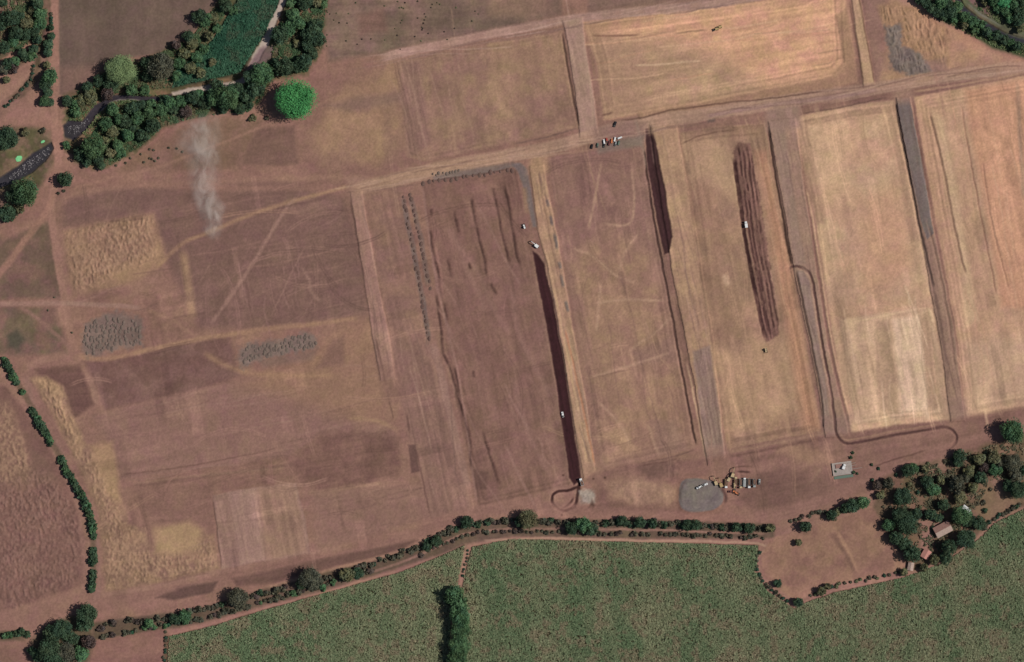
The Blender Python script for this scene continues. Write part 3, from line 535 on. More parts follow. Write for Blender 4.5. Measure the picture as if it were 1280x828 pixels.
# worked patches, wheel tracks and scrapes over the whole site
A0 = ALB.copy()
SITE = [(75, 235), (440, 232), (700, 180), (1000, 128), (1278, 92), (1278, 510), (1000, 600), (640, 630), (300, 715), (130, 735), (110, 560), (60, 450)]
def inn(x, y, p=SITE): return inside(np.array([x]), np.array([y]), p)[0]
n_ = 0
while n_ < 190:
    x, y = random.uniform(70, 1278), random.uniform(95, 735)
    if not inn(x, y): continue
    n_ += 1; a_, b_ = random.choice(((V, T), (V, T), (T, V)) if x < 640 else ((V, T),)); L_, W_ = random.uniform(15, 80), random.uniform(4, 20); s_ = win([(x - L_, y - L_), (x + L_, y + L_)], 4)
    u = (WX[s_] - x) * a_[0] + (WY[s_] - y) * a_[1]; v = (WX[s_] - x) * b_[0] + (WY[s_] - y) * b_[1]
    m = (1 - sst(L_ * .35, L_ * .55, np.abs(u))) * (1 - sst(W_ * .35, W_ * .6, np.abs(v))) * (.6 + .8 * vn(u / 30, v / 2.2, n_))
    k_ = random.choice((-1, 1)) * random.uniform(.02, .065); ALB[s_] *= (1 + k_ * m)[..., None] 
n_ = 0
while n_ < 170:
    x, y = random.uniform(70, 1278), random.uniform(95, 735)
    if not inn(x, y): continue
    n_ += 1; an = random.choice((1.36, 1.36, -.18, -.18, random.uniform(0, 3.1)) if x < 800 else (1.36,)) + random.gauss(0, .12 if x < 800 else .03); q = random.uniform(30, 120); bend = random.gauss(0, .35)
    pp = [(x + q * t * math.cos(an + bend * t), y + q * t * math.sin(an + bend * t)) for t in (-.5, -.25, 0, .25, .5)]
    kk = random.random() < .62; base_ = ALB[int(min(max(y - Y0, 0), NY - 1)), int(min(max(x - X0, 0), NX - 1))]; c_ = base_ * (1.13 if kk else .86)
    for o_ in (0, 2.8): line(c_, [(a + o_ * math.sin(an), b - o_ * math.cos(an)) for a, b in pp], 1.0, 1.2, random.uniform(.3, .7), var=.02, hue=.01)
n_ = 0
while n_ < 90:
    x, y = random.uniform(690, 1278), random.uniform(100, 540)
    if not inn(x, y): continue
    n_ += 1; q = random.uniform(8, 36); base_ = ALB[int(y - Y0), int(x - X0)]
    line(base_ * random.choice((1.08, 1.1, .93)), [(x - V[0] * q, y - V[1] * q), (x + random.gauss(0, 1.5), y), (x + V[0] * q, y + V[1] * q)], random.uniform(2, 7), 2, random.uniform(.3, .6), var=.03)
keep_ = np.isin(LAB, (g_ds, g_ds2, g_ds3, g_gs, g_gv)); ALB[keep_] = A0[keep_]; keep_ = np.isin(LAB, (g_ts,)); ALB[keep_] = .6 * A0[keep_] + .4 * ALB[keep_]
for p_, n_, k_ in ((PQ3, 16, 1.09), (PQ4, 22, 1.07), (PQ5, 24, 1.07), (PO, 16, 1.07), (PQ2, 16, 1.10), (PN, 8, 1.06)):
    q_ = np.asarray(p_, float); i_ = 0
    while i_ < n_:
        x, y = random.uniform(q_[:, 0].min(), q_[:, 0].max()), random.uniform(q_[:, 1].min(), q_[:, 1].max())
        if not inn(x, y, p_): continue
        i_ += 1; a_, b_ = random.uniform(8, 22), random.uniform(12, 45); s_ = win([(x - 50, y - 50), (x + 50, y + 50)], 2)
        e = (((GX[s_] - x) * T[0] + (GY[s_] - y) * T[1]) / a_) ** 2 + (((GX[s_] - x) * V[0] + (GY[s_] - y) * V[1]) / b_) ** 2
        m = np.exp(-e * 1.6) * sst(-.5, .5, fbm(GX[s_] / 12, GY[s_] / 12, 3000 + i_ * 11 + n_, 3)) * inside(WX[s_], WY[s_], p_); ALB[s_] *= (1 + (k_ - 1) * random.choice((1, 1, 1, -.8)) * m)[..., None]
ruts([(80, 240), (440, 236), (470, 400), (110, 420)], 16, (.93, -.37), [(154, 120, 106), (148, 116, 102)], .26, 1.5, (40, 120)); ruts([(530, 300), (660, 300), (715, 600), (600, 625)], 14, (.5, .87), [(148, 114, 102), (150, 116, 104)], .3, 2.2, (40, 120)); ruts([(80, 240), (440, 236), (470, 400), (110, 420)], 8, (.5, -.87), [(152, 119, 104)], .26, 1.5, (40, 110))
# relief of the spoil grounds
lumps([(916, 192), (921, 178), (938, 180), (962, 330), (974, 415), (958, 427), (936, 300)], .7, 7, 2.6, V, 65)
lumps(LD, 1.6, 3.8, 2.5, V, 11, tint=(160, 128, 104))
lumps(LF, 1.2, 3.6, 2.5, V, 21, tint=(164, 132, 106)); lumps(LE, 1.3, 3.4, 2.6, V, 31, tint=(138, 106, 94)); lumps(LE2, .9, 3.8, 3.0, V, 35, tint=(160, 128, 104))
lumps(LNE, 1.2, 12, 4, V, 41, True, tint=(166, 131, 104)); lumps(LNG, 1.3, 7, 3.2, V, 45, True, tint=(140, 125, 114))
lumps([(36, 474), (56, 470), (78, 482), (100, 548), (84, 545), (60, 512)], 1.0, 14, 4.5, (.35, .93), 51, True, tint=(170, 137, 106))
lumps([(756, 604), (800, 598), (850, 606), (846, 636), (790, 630)], .8, 6, 6, V, 55)
# fine grain everywhere
H += .075 * fbm(GX / 2.6, GY / 2.6, 501, 2) + .12 * fbm(GX / 17, GY / 17, 511, 3)
H[LAB == g_riv] = -1.2
gr = 1 + .055 * fbm(GX / 1.7, GY / 1.7, 601, 2) + .03 * fbm(GX / 7, GY / 7, 611, 3)
ALB *= gr[..., None]
ALB[..., 1] *= .985; ALB[..., 2] *= .985
def blur(a, q):
    for ax in (0, 1):
        p = np.concatenate([np.repeat(np.take(a, [0], ax), q + 1, ax), a, np.repeat(np.take(a, [-1], ax), q, ax)], ax); c = np.cumsum(p, ax); n = a.shape[ax]
        a = (np.take(c, np.arange(2 * q + 1, 2 * q + 1 + n), ax) - np.take(c, np.arange(0, n), ax)) / (2 * q + 1)
    return a
lg = np.log(np.clip(ALB, 20, 250)); ALB = np.exp(lg + np.clip(.24 * (lg - blur(blur(lg, 22), 22)) + .35 * (lg - blur(lg, 3)), -.16, .14))
lum = ALB.mean(-1, keepdims=True); ALB = lum + (ALB - lum) * .93
#END_GROUND

# ------------------------------------------------------------------ materials
MAT = {}
def mat(name, c, rough=.8, spec=.2, metal=0, attr=False, noise=0, scale=1.0, rnd=0, coat=0):
    m = bpy.data.materials.new(name); m.use_nodes = True; n = m.node_tree.nodes; l = m.node_tree.links
    b = n['Principled BSDF']; b.inputs['Roughness'].default_value = rough; b.inputs['Specular IOR Level'].default_value = spec; b.inputs['Metallic'].default_value = metal
    src = None
    if attr:
        a = n.new('ShaderNodeAttribute'); a.attribute_name = 'tint'
        mx = n.new('ShaderNodeMix'); mx.data_type = 'RGBA'; mx.blend_type = 'MULTIPLY'; mx.inputs[0].default_value = 1
        l.new(a.outputs['Color'], mx.inputs[6]); mx.inputs[7].default_value = (*c, 1); src = mx.outputs[2]
    if noise:
        g = n.new('ShaderNodeNewGeometry'); t = n.new('ShaderNodeTexNoise'); t.inputs['Scale'].default_value = scale; t.inputs['Detail'].default_value = 4
        l.new(g.outputs['Position'], t.inputs['Vector'])
        mr = n.new('ShaderNodeMapRange'); mr.inputs[1].default_value = .25; mr.inputs[2].default_value = .75; mr.inputs[3].default_value = 1 - noise; mr.inputs[4].default_value = 1 + noise
        l.new(t.outputs[0], mr.inputs[0])
        mx = n.new('ShaderNodeMix'); mx.data_type = 'RGBA'; mx.blend_type = 'MULTIPLY'; mx.inputs[0].default_value = 1
        if src: l.new(src, mx.inputs[6])
        else: mx.inputs[6].default_value = (*c, 1)
        l.new(mr.outputs[0], mx.inputs[7]); src = mx.outputs[2]
    if rnd:
        o = n.new('ShaderNodeObjectInfo'); hs = n.new('ShaderNodeHueSaturation')
        mr = n.new('ShaderNodeMapRange'); mr.inputs[3].default_value = 1 - rnd; mr.inputs[4].default_value = 1 + rnd; l.new(o.outputs['Random'], mr.inputs[0]); l.new(mr.outputs[0], hs.inputs['Value'])
        ml = n.new('ShaderNodeMath'); ml.operation = 'MULTIPLY'; ml.inputs[1].default_value = 7.31; fr = n.new('ShaderNodeMath'); fr.operation = 'FRACT'
        l.new(o.outputs['Random'], ml.inputs[0]); l.new(ml.outputs[0], fr.inputs[0])
        m2 = n.new('ShaderNodeMapRange'); m2.inputs[3].default_value = .5 - rnd * .1; m2.inputs[4].default_value = .5 + rnd * .1; l.new(fr.outputs[0], m2.inputs[0]); l.new(m2.outputs[0], hs.inputs['Hue'])
        if src: l.new(src, hs.inputs['Color'])
        else: hs.inputs['Color'].default_value = (*c, 1)
        src = hs.outputs[0]
    if src: l.new(src, b.inputs['Base Color'])
    else: b.inputs['Base Color'].default_value = (*c, 1)
    MAT[name] = m; return m

mat('soil', (1, 1, 1), 1, 0, attr=True, noise=.07, scale=.9)
mat('water', (1, 1, 1), .25, .4, attr=True, noise=.25, scale=.35)
def tone(c, k): return tuple(float(v) for v in s2l(c) / (K * k))
FK = .62
for nm, c in dict(dark=(47, 62, 46), mid=(57, 79, 54), olive=(80, 80, 58), bright=(56, 108, 68), pale=(84, 100, 68), grey=(64, 64, 53), purple=(64, 54, 50), scrub=(70, 66, 54)).items():
    mat('leaves_' + nm, tone(c, FK), .75, .15, attr=True, rnd=.16)
mat('bark', (.10, .075, .055), .9, .1)
mat('crop', (1, 1, 1), .7, .2, attr=True)
mat('heap_grey', tone((108, 94, 86), .95), 1, 0, noise=.15, scale=.8, rnd=.06)
mat('heap_brown', tone((100, 80, 73), .95), 1, 0, noise=.15, scale=.8, rnd=.06)
mat('white_paint', (.78, .78, .76), .35, .5, noise=.06, scale=2); mat('yellow_paint', (.44, .31, .14), .45, .4, noise=.12, scale=2); mat('tan_paint', (.50, .38, .22), .5, .3, noise=.12, scale=2)
mat('orange_paint', (.60, .20, .08), .45, .4, noise=.1, scale=2); mat('red_paint', (.42, .07, .05), .45, .4, noise=.1, scale=2); mat('grey_paint', (.32, .33, .32), .5, .4, noise=.1, scale=2); mat('green_paint', (.12, .17, .13), .5, .3, noise=.1, scale=2)
mat('black_paint', (.02, .02, .022), .4, .4); mat('maroon_paint', (.13, .035, .035), .5, .4, noise=.1, scale=2)
mat('rubber', (.022, .021, .02), .9, .2); mat('steel', (.06, .055, .05), .6, .4, noise=.2, scale=2); mat('glass', (.02, .03, .04), .08, .6); mat('load', (.20, .12, .09), 1, 0, noise=.2, scale=2)
mat('concrete', (.36, .31, .28), .95, .1, noise=.14, scale=.5); mat('tiles', (.30, .17, .14), .9, .1, noise=.25, scale=1.4); mat('tiles_pale', (.42, .31, .26), .9, .1, noise=.25, scale=1.4); mat('salmon', (.50, .24, .20), .9, .1, noise=.15, scale=1)
mat('plaster', (.5, .42, .36), .95, .1, noise=.12, scale=.7); mat('wood', (.12, .08, .055), .9, .1); mat('sheet', (.55, .56, .56), .5, .4, noise=.12, scale=1); mat('algae', (.22, .62, .28), .8, .1, noise=.18, scale=.8); mat('stone', (.19, .175, .18), .95, .1, attr=True)

# ------------------------------------------------------------------ object helpers
def obj(name, me, parent=None, m=None, kind=None, label=None, cat=None, group=None):
    o = bpy.data.objects.new(name, me); col.objects.link(o)
    if m is not None: me.materials.append(MAT[m])
    if parent: o.parent = parent
    if kind: o['kind'] = kind
    if label: o['label'] = label
    if cat: o['category'] = cat
    if group: o['group'] = group
    return o

def quads(name, v, c=None):
    """v (n,4,3) quads, c (n,3) tint per quad"""
    v = np.asarray(v, np.float32); n = len(v); me = bpy.data.meshes.new(name)
    me.vertices.add(n * 4); me.vertices.foreach_set('co', v.reshape(-1))
    me.loops.add(n * 4); me.loops.foreach_set('vertex_index', np.arange(n * 4, dtype=np.int32))
    me.polygons.add(n); me.polygons.foreach_set('loop_start', np.arange(0, n * 4, 4, dtype=np.int32))
    if c is not None:
        a = me.color_attributes.new('tint', 'FLOAT_COLOR', 'POINT'); q = np.ones((n, 4, 4), np.float32); q[..., :3] = np.asarray(c)[:, None, :]
        a.data.foreach_set('color', q.reshape(-1))
    me.update(calc_edges=True); return me

# the land meshes, one per region, cut from the one grid
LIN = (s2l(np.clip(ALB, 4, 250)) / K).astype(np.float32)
PX = ((GX - 640) * S).astype(np.float32); PY = ((414 - GY) * S).astype(np.float32)
VC = np.stack([PX, PY, H.astype(np.float32)], -1).reshape(-1, 3); LC = LIN.reshape(-1, 3)
idx = np.arange(NX * NY, dtype=np.int64).reshape(NY, NX)
F = np.stack([idx[1:, :-1], idx[1:, 1:], idx[:-1, 1:], idx[:-1, :-1]], -1).reshape(-1, 4); FL = LAB[:-1, :-1].reshape(-1)
for k, nm in enumerate(LNAME):
    f = F[FL == k]
    if not len(f): continue
    u, inv = np.unique(f, return_inverse=True); v = VC[u]; c = LC[u]; f = inv.reshape(-1, 4)
    if k == 0:            # the far land out to the horizon
        B = 6000.; xa, xb, ya, yb = PX.min(), PX.max(), PY.min(), PY.max(); z = -.3; n0 = len(v)
        ev = np.array([(-B, -B, z), (B, -B, z), (B, ya, z), (-B, ya, z), (-B, yb, z), (B, yb, z), (B, B, z), (-B, B, z), (xa, ya, z), (xa, yb, z), (xb, ya, z), (xb, yb, z)], np.float32)
        ef = np.array([(0, 1, 2, 3), (4, 5, 6, 7), (3, 8, 9, 4), (10, 2, 5, 11)]) + n0
        v = np.vstack([v, ev]); f = np.vstack([f, ef]); c = np.vstack([c, np.tile(s2l((128, 104, 84)) / K, (12, 1))])
    me = bpy.data.meshes.new(nm); n = len(f)
    me.vertices.add(len(v)); me.vertices.foreach_set('co', v.astype(np.float32).reshape(-1))
    me.loops.add(n * 4); me.loops.foreach_set('vertex_index', f.astype(np.int32).reshape(-1))
    me.polygons.add(n); me.polygons.foreach_set('loop_start', np.arange(0, n * 4, 4, dtype=np.int32))
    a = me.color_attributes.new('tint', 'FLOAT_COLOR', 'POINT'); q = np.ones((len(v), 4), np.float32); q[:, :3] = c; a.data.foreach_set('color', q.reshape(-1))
    me.update(calc_edges=True)
    obj(nm, me, m=LMAT[k], kind='structure')

def gz(x, y):
    i = min(max(int(round(x - X0)), 0), NX - 1); j = min(max(int(round(y - Y0)), 0), NY - 1); return float(H[j, i])

# ------------------------------------------------------------------ foliage
def leafset(cen, nrm, size, seed, asp=1.0):
    r = np.random.default_rng(seed); n = len(cen); nrm = nrm / (np.linalg.norm(nrm, axis=1, keepdims=True) + 1e-9)
    t = r.normal(size=(n, 3)); t -= (t * nrm).sum(1, keepdims=True) * nrm; t /= np.linalg.norm(t, axis=1, keepdims=True); b = np.cross(nrm, t)
    s = (size * r.uniform(.6, 1.35, n))[:, None]; t = t * s * .5 * asp; b = b * s * .5
    return np.stack([cen - t - b * .6, cen + t * .2 - b, cen + t + b * .5, cen - t * .3 + b], 1)

def crown_mesh(name, nl, ncl, leaf, seed, flat=.62, m='leaves_dark', sq=1.0, soft=1.0):
    r = np.random.default_rng(seed); C = []; NRM = []; T_ = []
    cl = []
    for i in range(ncl):
        a = r.uniform(0, 2 * math.pi); q = math.sqrt(r.uniform(0, 1)) * .74; zz = math.sqrt(max(0, 1 - q * q))
        cl.append((q * math.cos(a), q * math.sin(a) * sq, flat * (r.uniform(.1, .85) * zz), r.uniform(.2, .36), 1 + soft * r.uniform(-.26, .28), soft * r.uniform(-.1, .1)))
    wts = np.array([c[3] ** 2 for c in cl]); cnt = np.maximum(4, (wts / wts.sum() * nl * .8).astype(int))
    for c, k in zip(cl, cnt):
        d = r.normal(size=(k, 3)); d[:, 2] = np.abs(d[:, 2]) * 1.1 - .25; d /= np.linalg.norm(d, axis=1, keepdims=True)
        p = np.array(c[:3]) + d * (c[3] * r.uniform(.75, 1.12, (k, 1))) * np.array([1, 1, .85])
        C.append(p); NRM.append(d + r.normal(size=(k, 3)) * (.45 if soft == 1 else .2) + np.array([0, 0, 0 if soft == 1 else .5])); v = c[4] * (1 + soft * soft * r.uniform(-.22, .22, (k, 1))); T_.append(np.hstack([v * (1 + c[5]), v, v * (1 - c[5])]))
    k = int(nl * .28); a = r.uniform(0, 2 * math.pi, k); q = np.sqrt(r.uniform(0, 1, k)) * .8                 # inner leaves
    p = np.stack([q * np.cos(a), q * np.sin(a) * sq, r.uniform(-.25, .3, k) * flat], 1); C.append(p); NRM.append(np.stack([p[:, 0] * .5, p[:, 1] * .5, np.ones(k)], 1) + r.normal(size=(k, 3)) * .4); T_.append(np.repeat(r.uniform(.7, 1.15, (k, 1)), 3, 1))
    C = np.vstack(C); NRM = np.vstack(NRM); T_ = np.vstack(T_)
    L_ = leafset(C, NRM, leaf, seed + 1)
    a = np.linspace(0, 2 * math.pi, 15); b = np.linspace(-.9, math.pi / 2, 7); A, B = np.meshgrid(a, b)                  # opaque inner core, added so crowns cast solid shadows
    q = .66 * (1 + .3 * fbm(np.cos(A) * 2 + seed % 91, np.sin(A) * 2 + B * 1.5, seed % 97, 2)); g = np.stack([q * np.cos(A) * np.cos(B), q * np.sin(A) * np.cos(B) * sq, q * np.sin(B) * flat * .95], -1)
    core = np.stack([g[:-1, :-1], g[:-1, 1:], g[1:, 1:], g[1:, :-1]], 2).reshape(-1, 4, 3)
    me = quads(name, np.vstack([L_, core]), np.vstack([T_, np.ones((len(core), 3))])); me.materials.append(MAT[m]); return me

def tube(bm, pts, rad, seg=7):
    rings = []
    for (p, r_) in zip(pts, rad):
        rings.append([bm.verts.new((p[0] + r_ * math.cos(2 * math.pi * i / seg), p[1] + r_ * math.sin(2 * math.pi * i / seg), p[2])) for i in range(seg)])
    for a, b in zip(rings, rings[1:]):
        for i in range(seg): bm.faces.new((a[i], a[(i + 1) % seg], b[(i + 1) % seg], b[i]))
    bm.faces.new(rings[-1])

def bmesh_to(name, bm, m, smooth_=False):
    me = bpy.data.meshes.new(name); bm.normal_update(); bm.to_mesh(me); bm.free(); me.materials.append(MAT[m])
    if smooth_: me.polygons.foreach_set('use_smooth', [True] * len(me.polygons))
    return me

def trunk_mesh(seed):
    r = random.Random(seed); bm = bmesh.new()
    tube(bm, [(0, 0, -.82), (.01, .02, -.45), (.03, 0, -.1)], (.075, .055, .04))
    for i in range(4):
        a = i * 1.6 + r.uniform(-.4, .4); q = r.uniform(.35, .55)
        tube(bm, [(.02, .0, -.4 + i * .06), (q * .5 * math.cos(a), q * .5 * math.sin(a), -.15), (q * math.cos(a), q * math.sin(a), .12)], (.035, .026, .012), 5)
    return bmesh_to('trunk', bm, 'bark')
TRUNK = [trunk_mesh(i) for i in range(3)]
PRO = {}
def proto(kind, cls, var):
    k = (kind, cls, var)
    if k not in PRO:
        nl, ncl, lf, fl = dict(H=(9000, 130, .046, .62), L=(3200, 42, .08, .62), M=(1200, 22, .135, .66), S=(480, 12, .21, .7), T=(150, 6, .36, .75), X=(46, 3, .6, .7))[cls]
        PRO[k] = crown_mesh('crown', nl, ncl, lf, hash_(kind) * 31 + ord(cls) * 7 + var * 101, fl, 'leaves_' + kind, soft=.5 if kind in ('bright', 'pale') else 1)
    return PRO[k]
def hash_(s): return sum(ord(c) * (i + 3) for i, c in enumerate(s))

ORD = ['', 'first', 'second', 'third', 'fourth', 'fifth', 'sixth', 'seventh', 'eighth', 'ninth', 'tenth', 'eleventh', 'twelfth', 'thirteenth', 'fourteenth', 'fifteenth', 'sixteenth', 'seventeenth', 'eighteenth', 'nineteenth']
TENS = {2: 'twent', 3: 'thirt', 4: 'fort', 5: 'fift', 6: 'sixt', 7: 'sevent', 8: 'eight', 9: 'ninet'}
def nth(n):
    if n < 20: return ORD[n]
    t, u = divmod(n, 10)
    if n >= 100: return 'hundred and ' + nth(n - 100) if n > 100 else 'hundredth'
    return TENS[t] + ('ieth' if u == 0 else 'y-' + ORD[u])
CW = dict(dark='dark green', mid='green', olive='dry olive', bright='bright green', pale='pale green', grey='grey-green', purple='purple-brown', scrub='dark')

def tree(x, y, r, kind, label, group, sq=None):
    v = random.randrange(3); cls = 'H' if r > 16.5 else 'L' if r >= 12 else 'M' if r >= 7 else 'S'
    t = bpy.data.objects.new('tree', None); col.objects.link(t); t['label'] = label; t['category'] = 'tree'
    if group: t['group'] = group
    rm = r * S * (1.06 if x > 1085 and y > 540 else 1.2); t.location = P(x, y, gz(x, y)); t.empty_display_size = 1
    hz = rm * random.uniform(.85, 1.1)
    for nm, me in (('crown', proto(kind, cls, v)), ('trunk', TRUNK[v])):
        o = bpy.data.objects.new(nm, me); col.objects.link(o); o.parent = t; o.location = (0, 0, .82 * hz)
        o.scale = (rm, rm, hz); o.rotation_euler = (0, 0, random.uniform(0, 6.28))
    return t

SHR = []
def shrub(x, y, r, kind, label, group): SHR.append((x, y, r, kind, label, group))
def shrub_object(x, y, r, kind, label, group, name='shrub'):
    o = bpy.data.objects.new(name, proto(kind, 'T' if r > 1.6 else 'X', random.randrange(3))); col.objects.link(o)
    rm = r * S * 1.1; o.location = P(x, y, gz(x, y) + rm * .35); o.scale = (rm, rm * random.uniform(.85, 1.2), rm * random.uniform(.8, 1.15)); o.rotation_euler = (0, 0, random.uniform(0, 6.28))
    o['label'] = label; o['category'] = 'shrub'
    if group: o['group'] = group
    return o

def wood(pts, place, group, key=lambda p: p[0], frm='west'):
    """trees of one wood; each label counts the trees of its colour from one end of the wood"""
    cnt = {}
    for p in sorted(pts, key=key):
        x, y, r, k = p
        small = r < 6.9; word = ('small ' if small else 'broad ' if r >= 12 else '') + CW[k]
        cnt[word] = cnt.get(word, 0) + 1
        lab = f"{word} tree, {nth(cnt[word])} such from the {frm} {place}"
        tree(x, y, r, k, lab, group)
D, M, O, G, U = 'dark', 'mid', 'olive', 'grey', 'purple'
#TREES
wood([(48, 4, 8, D), (52, 18, 8, M), (52, 31, 8, M), (44, 40, 7, D), (13, 24, 10, D), (25, 24, 8, D), (34, 29, 8, O), (22, 42, 9, D), (33, 44, 7, D), (18, 52, 7, M), (6, 60, 8, D), (47, 50, 6, D), (4, 3, 6, D), (2, 32, 8, D), (40, 14, 5, O)], 'in the top-left grove', 'trees of the corner grove')
wood([(43, 62, 6, D), (41, 71, 6, M), (29, 67, 6, D), (20, 77, 6, M), (11, 80, 7, D), (18, 87, 6, U), (6, 88, 6, G), (9, 100, 5, O), (33, 73, 5, D)], 'in the thicket between pale banks', 'trees of the small western thicket')
wood([(65, 46, 5, D), (62, 56, 6, D), (61, 66, 6, D), (60, 82, 5, O), (64, 97, 10, M), (58, 106, 8, D), (61, 116, 6, D), (57, 127, 7, M), (64, 129, 5, D), (64, 35, 4, D)], 'beside the western dirt road', 'trees along the western dirt road', lambda p: p[1], 'north')
wood([(11, 174, 14, D), (34, 241, 16, M), (19, 246, 9, D), (11, 268, 11, D), (26, 262, 6, O), (83, 225, 9, D), (33, 166, 5, O), (78, 224, 6, D)], 'around the western stream', 'trees by the western stream', lambda p: p[1], 'north')  # dark crown left of the broadest tree stands in for its shadow
BELT = [(85, 127, 7, D), (94, 130, 6, M), (111, 110, 7, D), (114, 122, 9, O), (102, 127, 7, O), (96, 141, 6, M), (124, 102, 7, D), (140, 106, 9, D), (135, 118, 8, U), (203, 84, 16, G), (187, 80, 9, D), (186, 96, 7, D), (221, 57, 6, U), (166, 113, 7, M), (182, 114, 6, M),
        (236, 46, 7, D), (242, 56, 7, O), (250, 22, 9, D), (258, 26, 8, M), (268, 24, 7, O), (283, 8, 8, D), (278, -4, 7, D), (292, 14, 6, M), (247, 72, 7, M), (232, 68, 7, O), (225, 80, 7, M), (240, 86, 7, O), (256, 62, 6, M), (262, 46, 6, O), (272, 36, 6, M), (222, 96, 6, M), (252, 92, 6, O), (266, 78, 5, O)]
wood(BELT, 'in the belt north of the river', 'trees north of the river')
SB = [(142, 138, 8, M), (134, 156, 8, M), (166, 136, 8, D), (158, 153, 8, D), (178, 133, 7, D), (173, 148, 8, M), (187, 142, 8, M), (193, 158, 9, D), (180, 170, 8, D), (161, 170, 8, M), (148, 182, 7, M), (152, 192, 6, M), (142, 166, 7, O), (203, 138, 8, M), (213, 129, 8, M), (227, 127, 7, M), (242, 122, 8, D), (234, 140, 7, U), (119, 184, 14, M), (101, 193, 8, D), (124, 200, 7, D), (109, 203, 6, D), (128, 208, 5, D), (150, 150, 7, M), (205, 124, 6, D), (218, 138, 6, D), (190, 130, 6, M), (168, 160, 6, D), (132, 176, 6, O), (139, 192, 6, O),
      (328, 94, 14, M), (314, 97, 9, D), (321, 112, 10, D), (310, 120, 9, D), (300, 137, 7, D), (286, 123, 14, M), (268, 124, 10, M), (272, 108, 8, D), (258, 129, 8, D), (298, 112, 8, D), (280, 136, 6, D), (250, 118, 6, M), (312, 132, 5, D)]
wood(SB, 'in the belt south of the river', 'trees south of the river')
wood([(351, 44, 11, D), (361, 38, 9, M), (367, 20, 9, M), (381, 5, 9, D), (374, 30, 8, M), (397, 4, 6, O), (405, 7, 5, M), (395, 35, 10, D), (387, 46, 10, D), (399, 50, 9, D), (386, 58, 8, D), (381, 78, 10, D), (373, 84, 8, D), (357, 85, 11, D), (345, 79, 6, D), (364, 4, 6, M), (391, 68, 7, D), (347, 88, 6, D), (372, 55, 5, O)], 'right of the dry river bed', 'trees right of the dry river bed', lambda p: p[1], 'north')
tree(372, 127, 22, 'bright', 'huge bright green round-crowned tree standing alone beside the river belt', None)
tree(153, 88, 17, 'pale', 'broad pale green tree at the lower edge of the bare north-west field', None)
NE = [(1157, 5, 7, D), (1164, 11, 7, D), (1171, 16, 7, D), (1175, 5, 8, M), (1187, 16, 8, D), (1196, 9, 7, M), (1183, 7, 7, D), (1192, 23, 6, M), (1204, 22, 7, M), (1215, 28, 7, M), (1226, 32, 6, M), (1232, 40, 6, D), (1238, 45, 5, M), (1245, 45, 6, D), (1254, 50, 6, D), (1263, 54, 5, M), (1271, 58, 6, D), (1148, 0, 6, D), (1180, 20, 6, D), (1205, 32, 5, O), (1218, 38, 5, M)]
wood(NE, 'below the north-eastern stream', 'trees on the near bank of the north-eastern stream')
wood([(1240, 2, 7, M), (1254, 4, 8, 'bright'), (1266, 8, 8, M), (1273, 17, 8, D), (1257, 15, 7, M), (1272, 27, 7, D), (1246, 12, 5, M), (1262, 24, 6, M), (1230, 2, 5, O), (1276, 2, 7, D), (1274, 38, 5, O)], 'above the north-eastern stream', 'trees on the far bank of the north-eastern stream')
wood([(111, 766, 12, D), (108, 778, 11, D), (80, 785, 12, D), (66, 792, 11, D), (113, 802, 9, U), (64, 812, 14, D), (84, 815, 12, G), (103, 816, 10, M), (48, 818, 8, D), (92, 798, 8, D), (74, 830, 12, D), (40, 813, 5, D)], 'at the south-western road bend', 'trees at the south-western road bend')
wood([(298, 746, 12, G), (389, 722, 13, G), (379, 728, 8, D), (434, 718, 9, O), (447, 716, 7, D), (584, 652, 8, D), (659, 649, 12, O), (652, 652, 8, D), (729, 655, 9, M), (739, 661, 8, D), (714, 660, 8, D), (870, 656, 7, D), (860, 656, 7, D), (232, 770, 8, M), (220, 774, 7, D), (187, 779, 6, M), (546, 676, 7, D), (534, 682, 6, D), (936, 660, 7, D), (920, 659, 6, D), (800, 653, 7, D), (815, 654, 6, D), (778, 651, 7, D)], 'in the hedge above the crop', 'trees in the southern hedge')
wood([(568, 742, 11, M), (574, 756, 11, M), (576, 772, 12, M), (576, 788, 12, M), (575, 806, 13, M), (572, 822, 12, M), (567, 836, 11, D), (562, 748, 7, D)], 'in the crop clump', 'trees in the crop clump', lambda p: p[1], 'north')
YARD = [(1134, 588, 9, D), (1141, 585, 7, M), (1198, 569, 9, D), (1197, 578, 7, D), (1223, 574, 8, O), (1241, 571, 9, O), (1156, 586, 6, O), (1109, 604, 8, G), (1096, 607, 7, U), (1100, 619, 6, O), (1127, 620, 12, D), (1124, 644, 12, D), (1133, 656, 13, D), (1143, 643, 9, D), (1110, 656, 9, M), (1119, 672, 10, D), (1130, 680, 9, D), (1140, 692, 11, D), (1158, 602, 9, D), (1166, 612, 9, M), (1175, 599, 6, O), (1194, 606, 11, G), (1199, 621, 9, O), (1178, 631, 8, D), (1162, 643, 8, D), (1173, 648, 6, D), (1199, 643, 13, M), (1210, 650, 9, D), (1215, 610, 7, O), (1225, 597, 9, D), (1243, 587, 9, M), (1264, 578, 12, G), (1260, 607, 9, D), (1271, 612, 12, D), (1269, 594, 10, G), (1279, 588, 8, D), (1223, 654, 10, D), (1206, 673, 13, D), (1185, 684, 11, D), (1181, 697, 9, D), (1167, 700, 7, O), (1154, 709, 6, O), (1129, 715, 6, O), (1210, 590, 8, O), (1205, 598, 7, G), (1228, 584, 7, U), (1250, 578, 7, G), ]
wood(YARD, 'in the farmyard wood', 'trees of the farmyard wood')
tree(1263, 539, 14, M, 'broad green tree alone beside the road at the right edge', None)
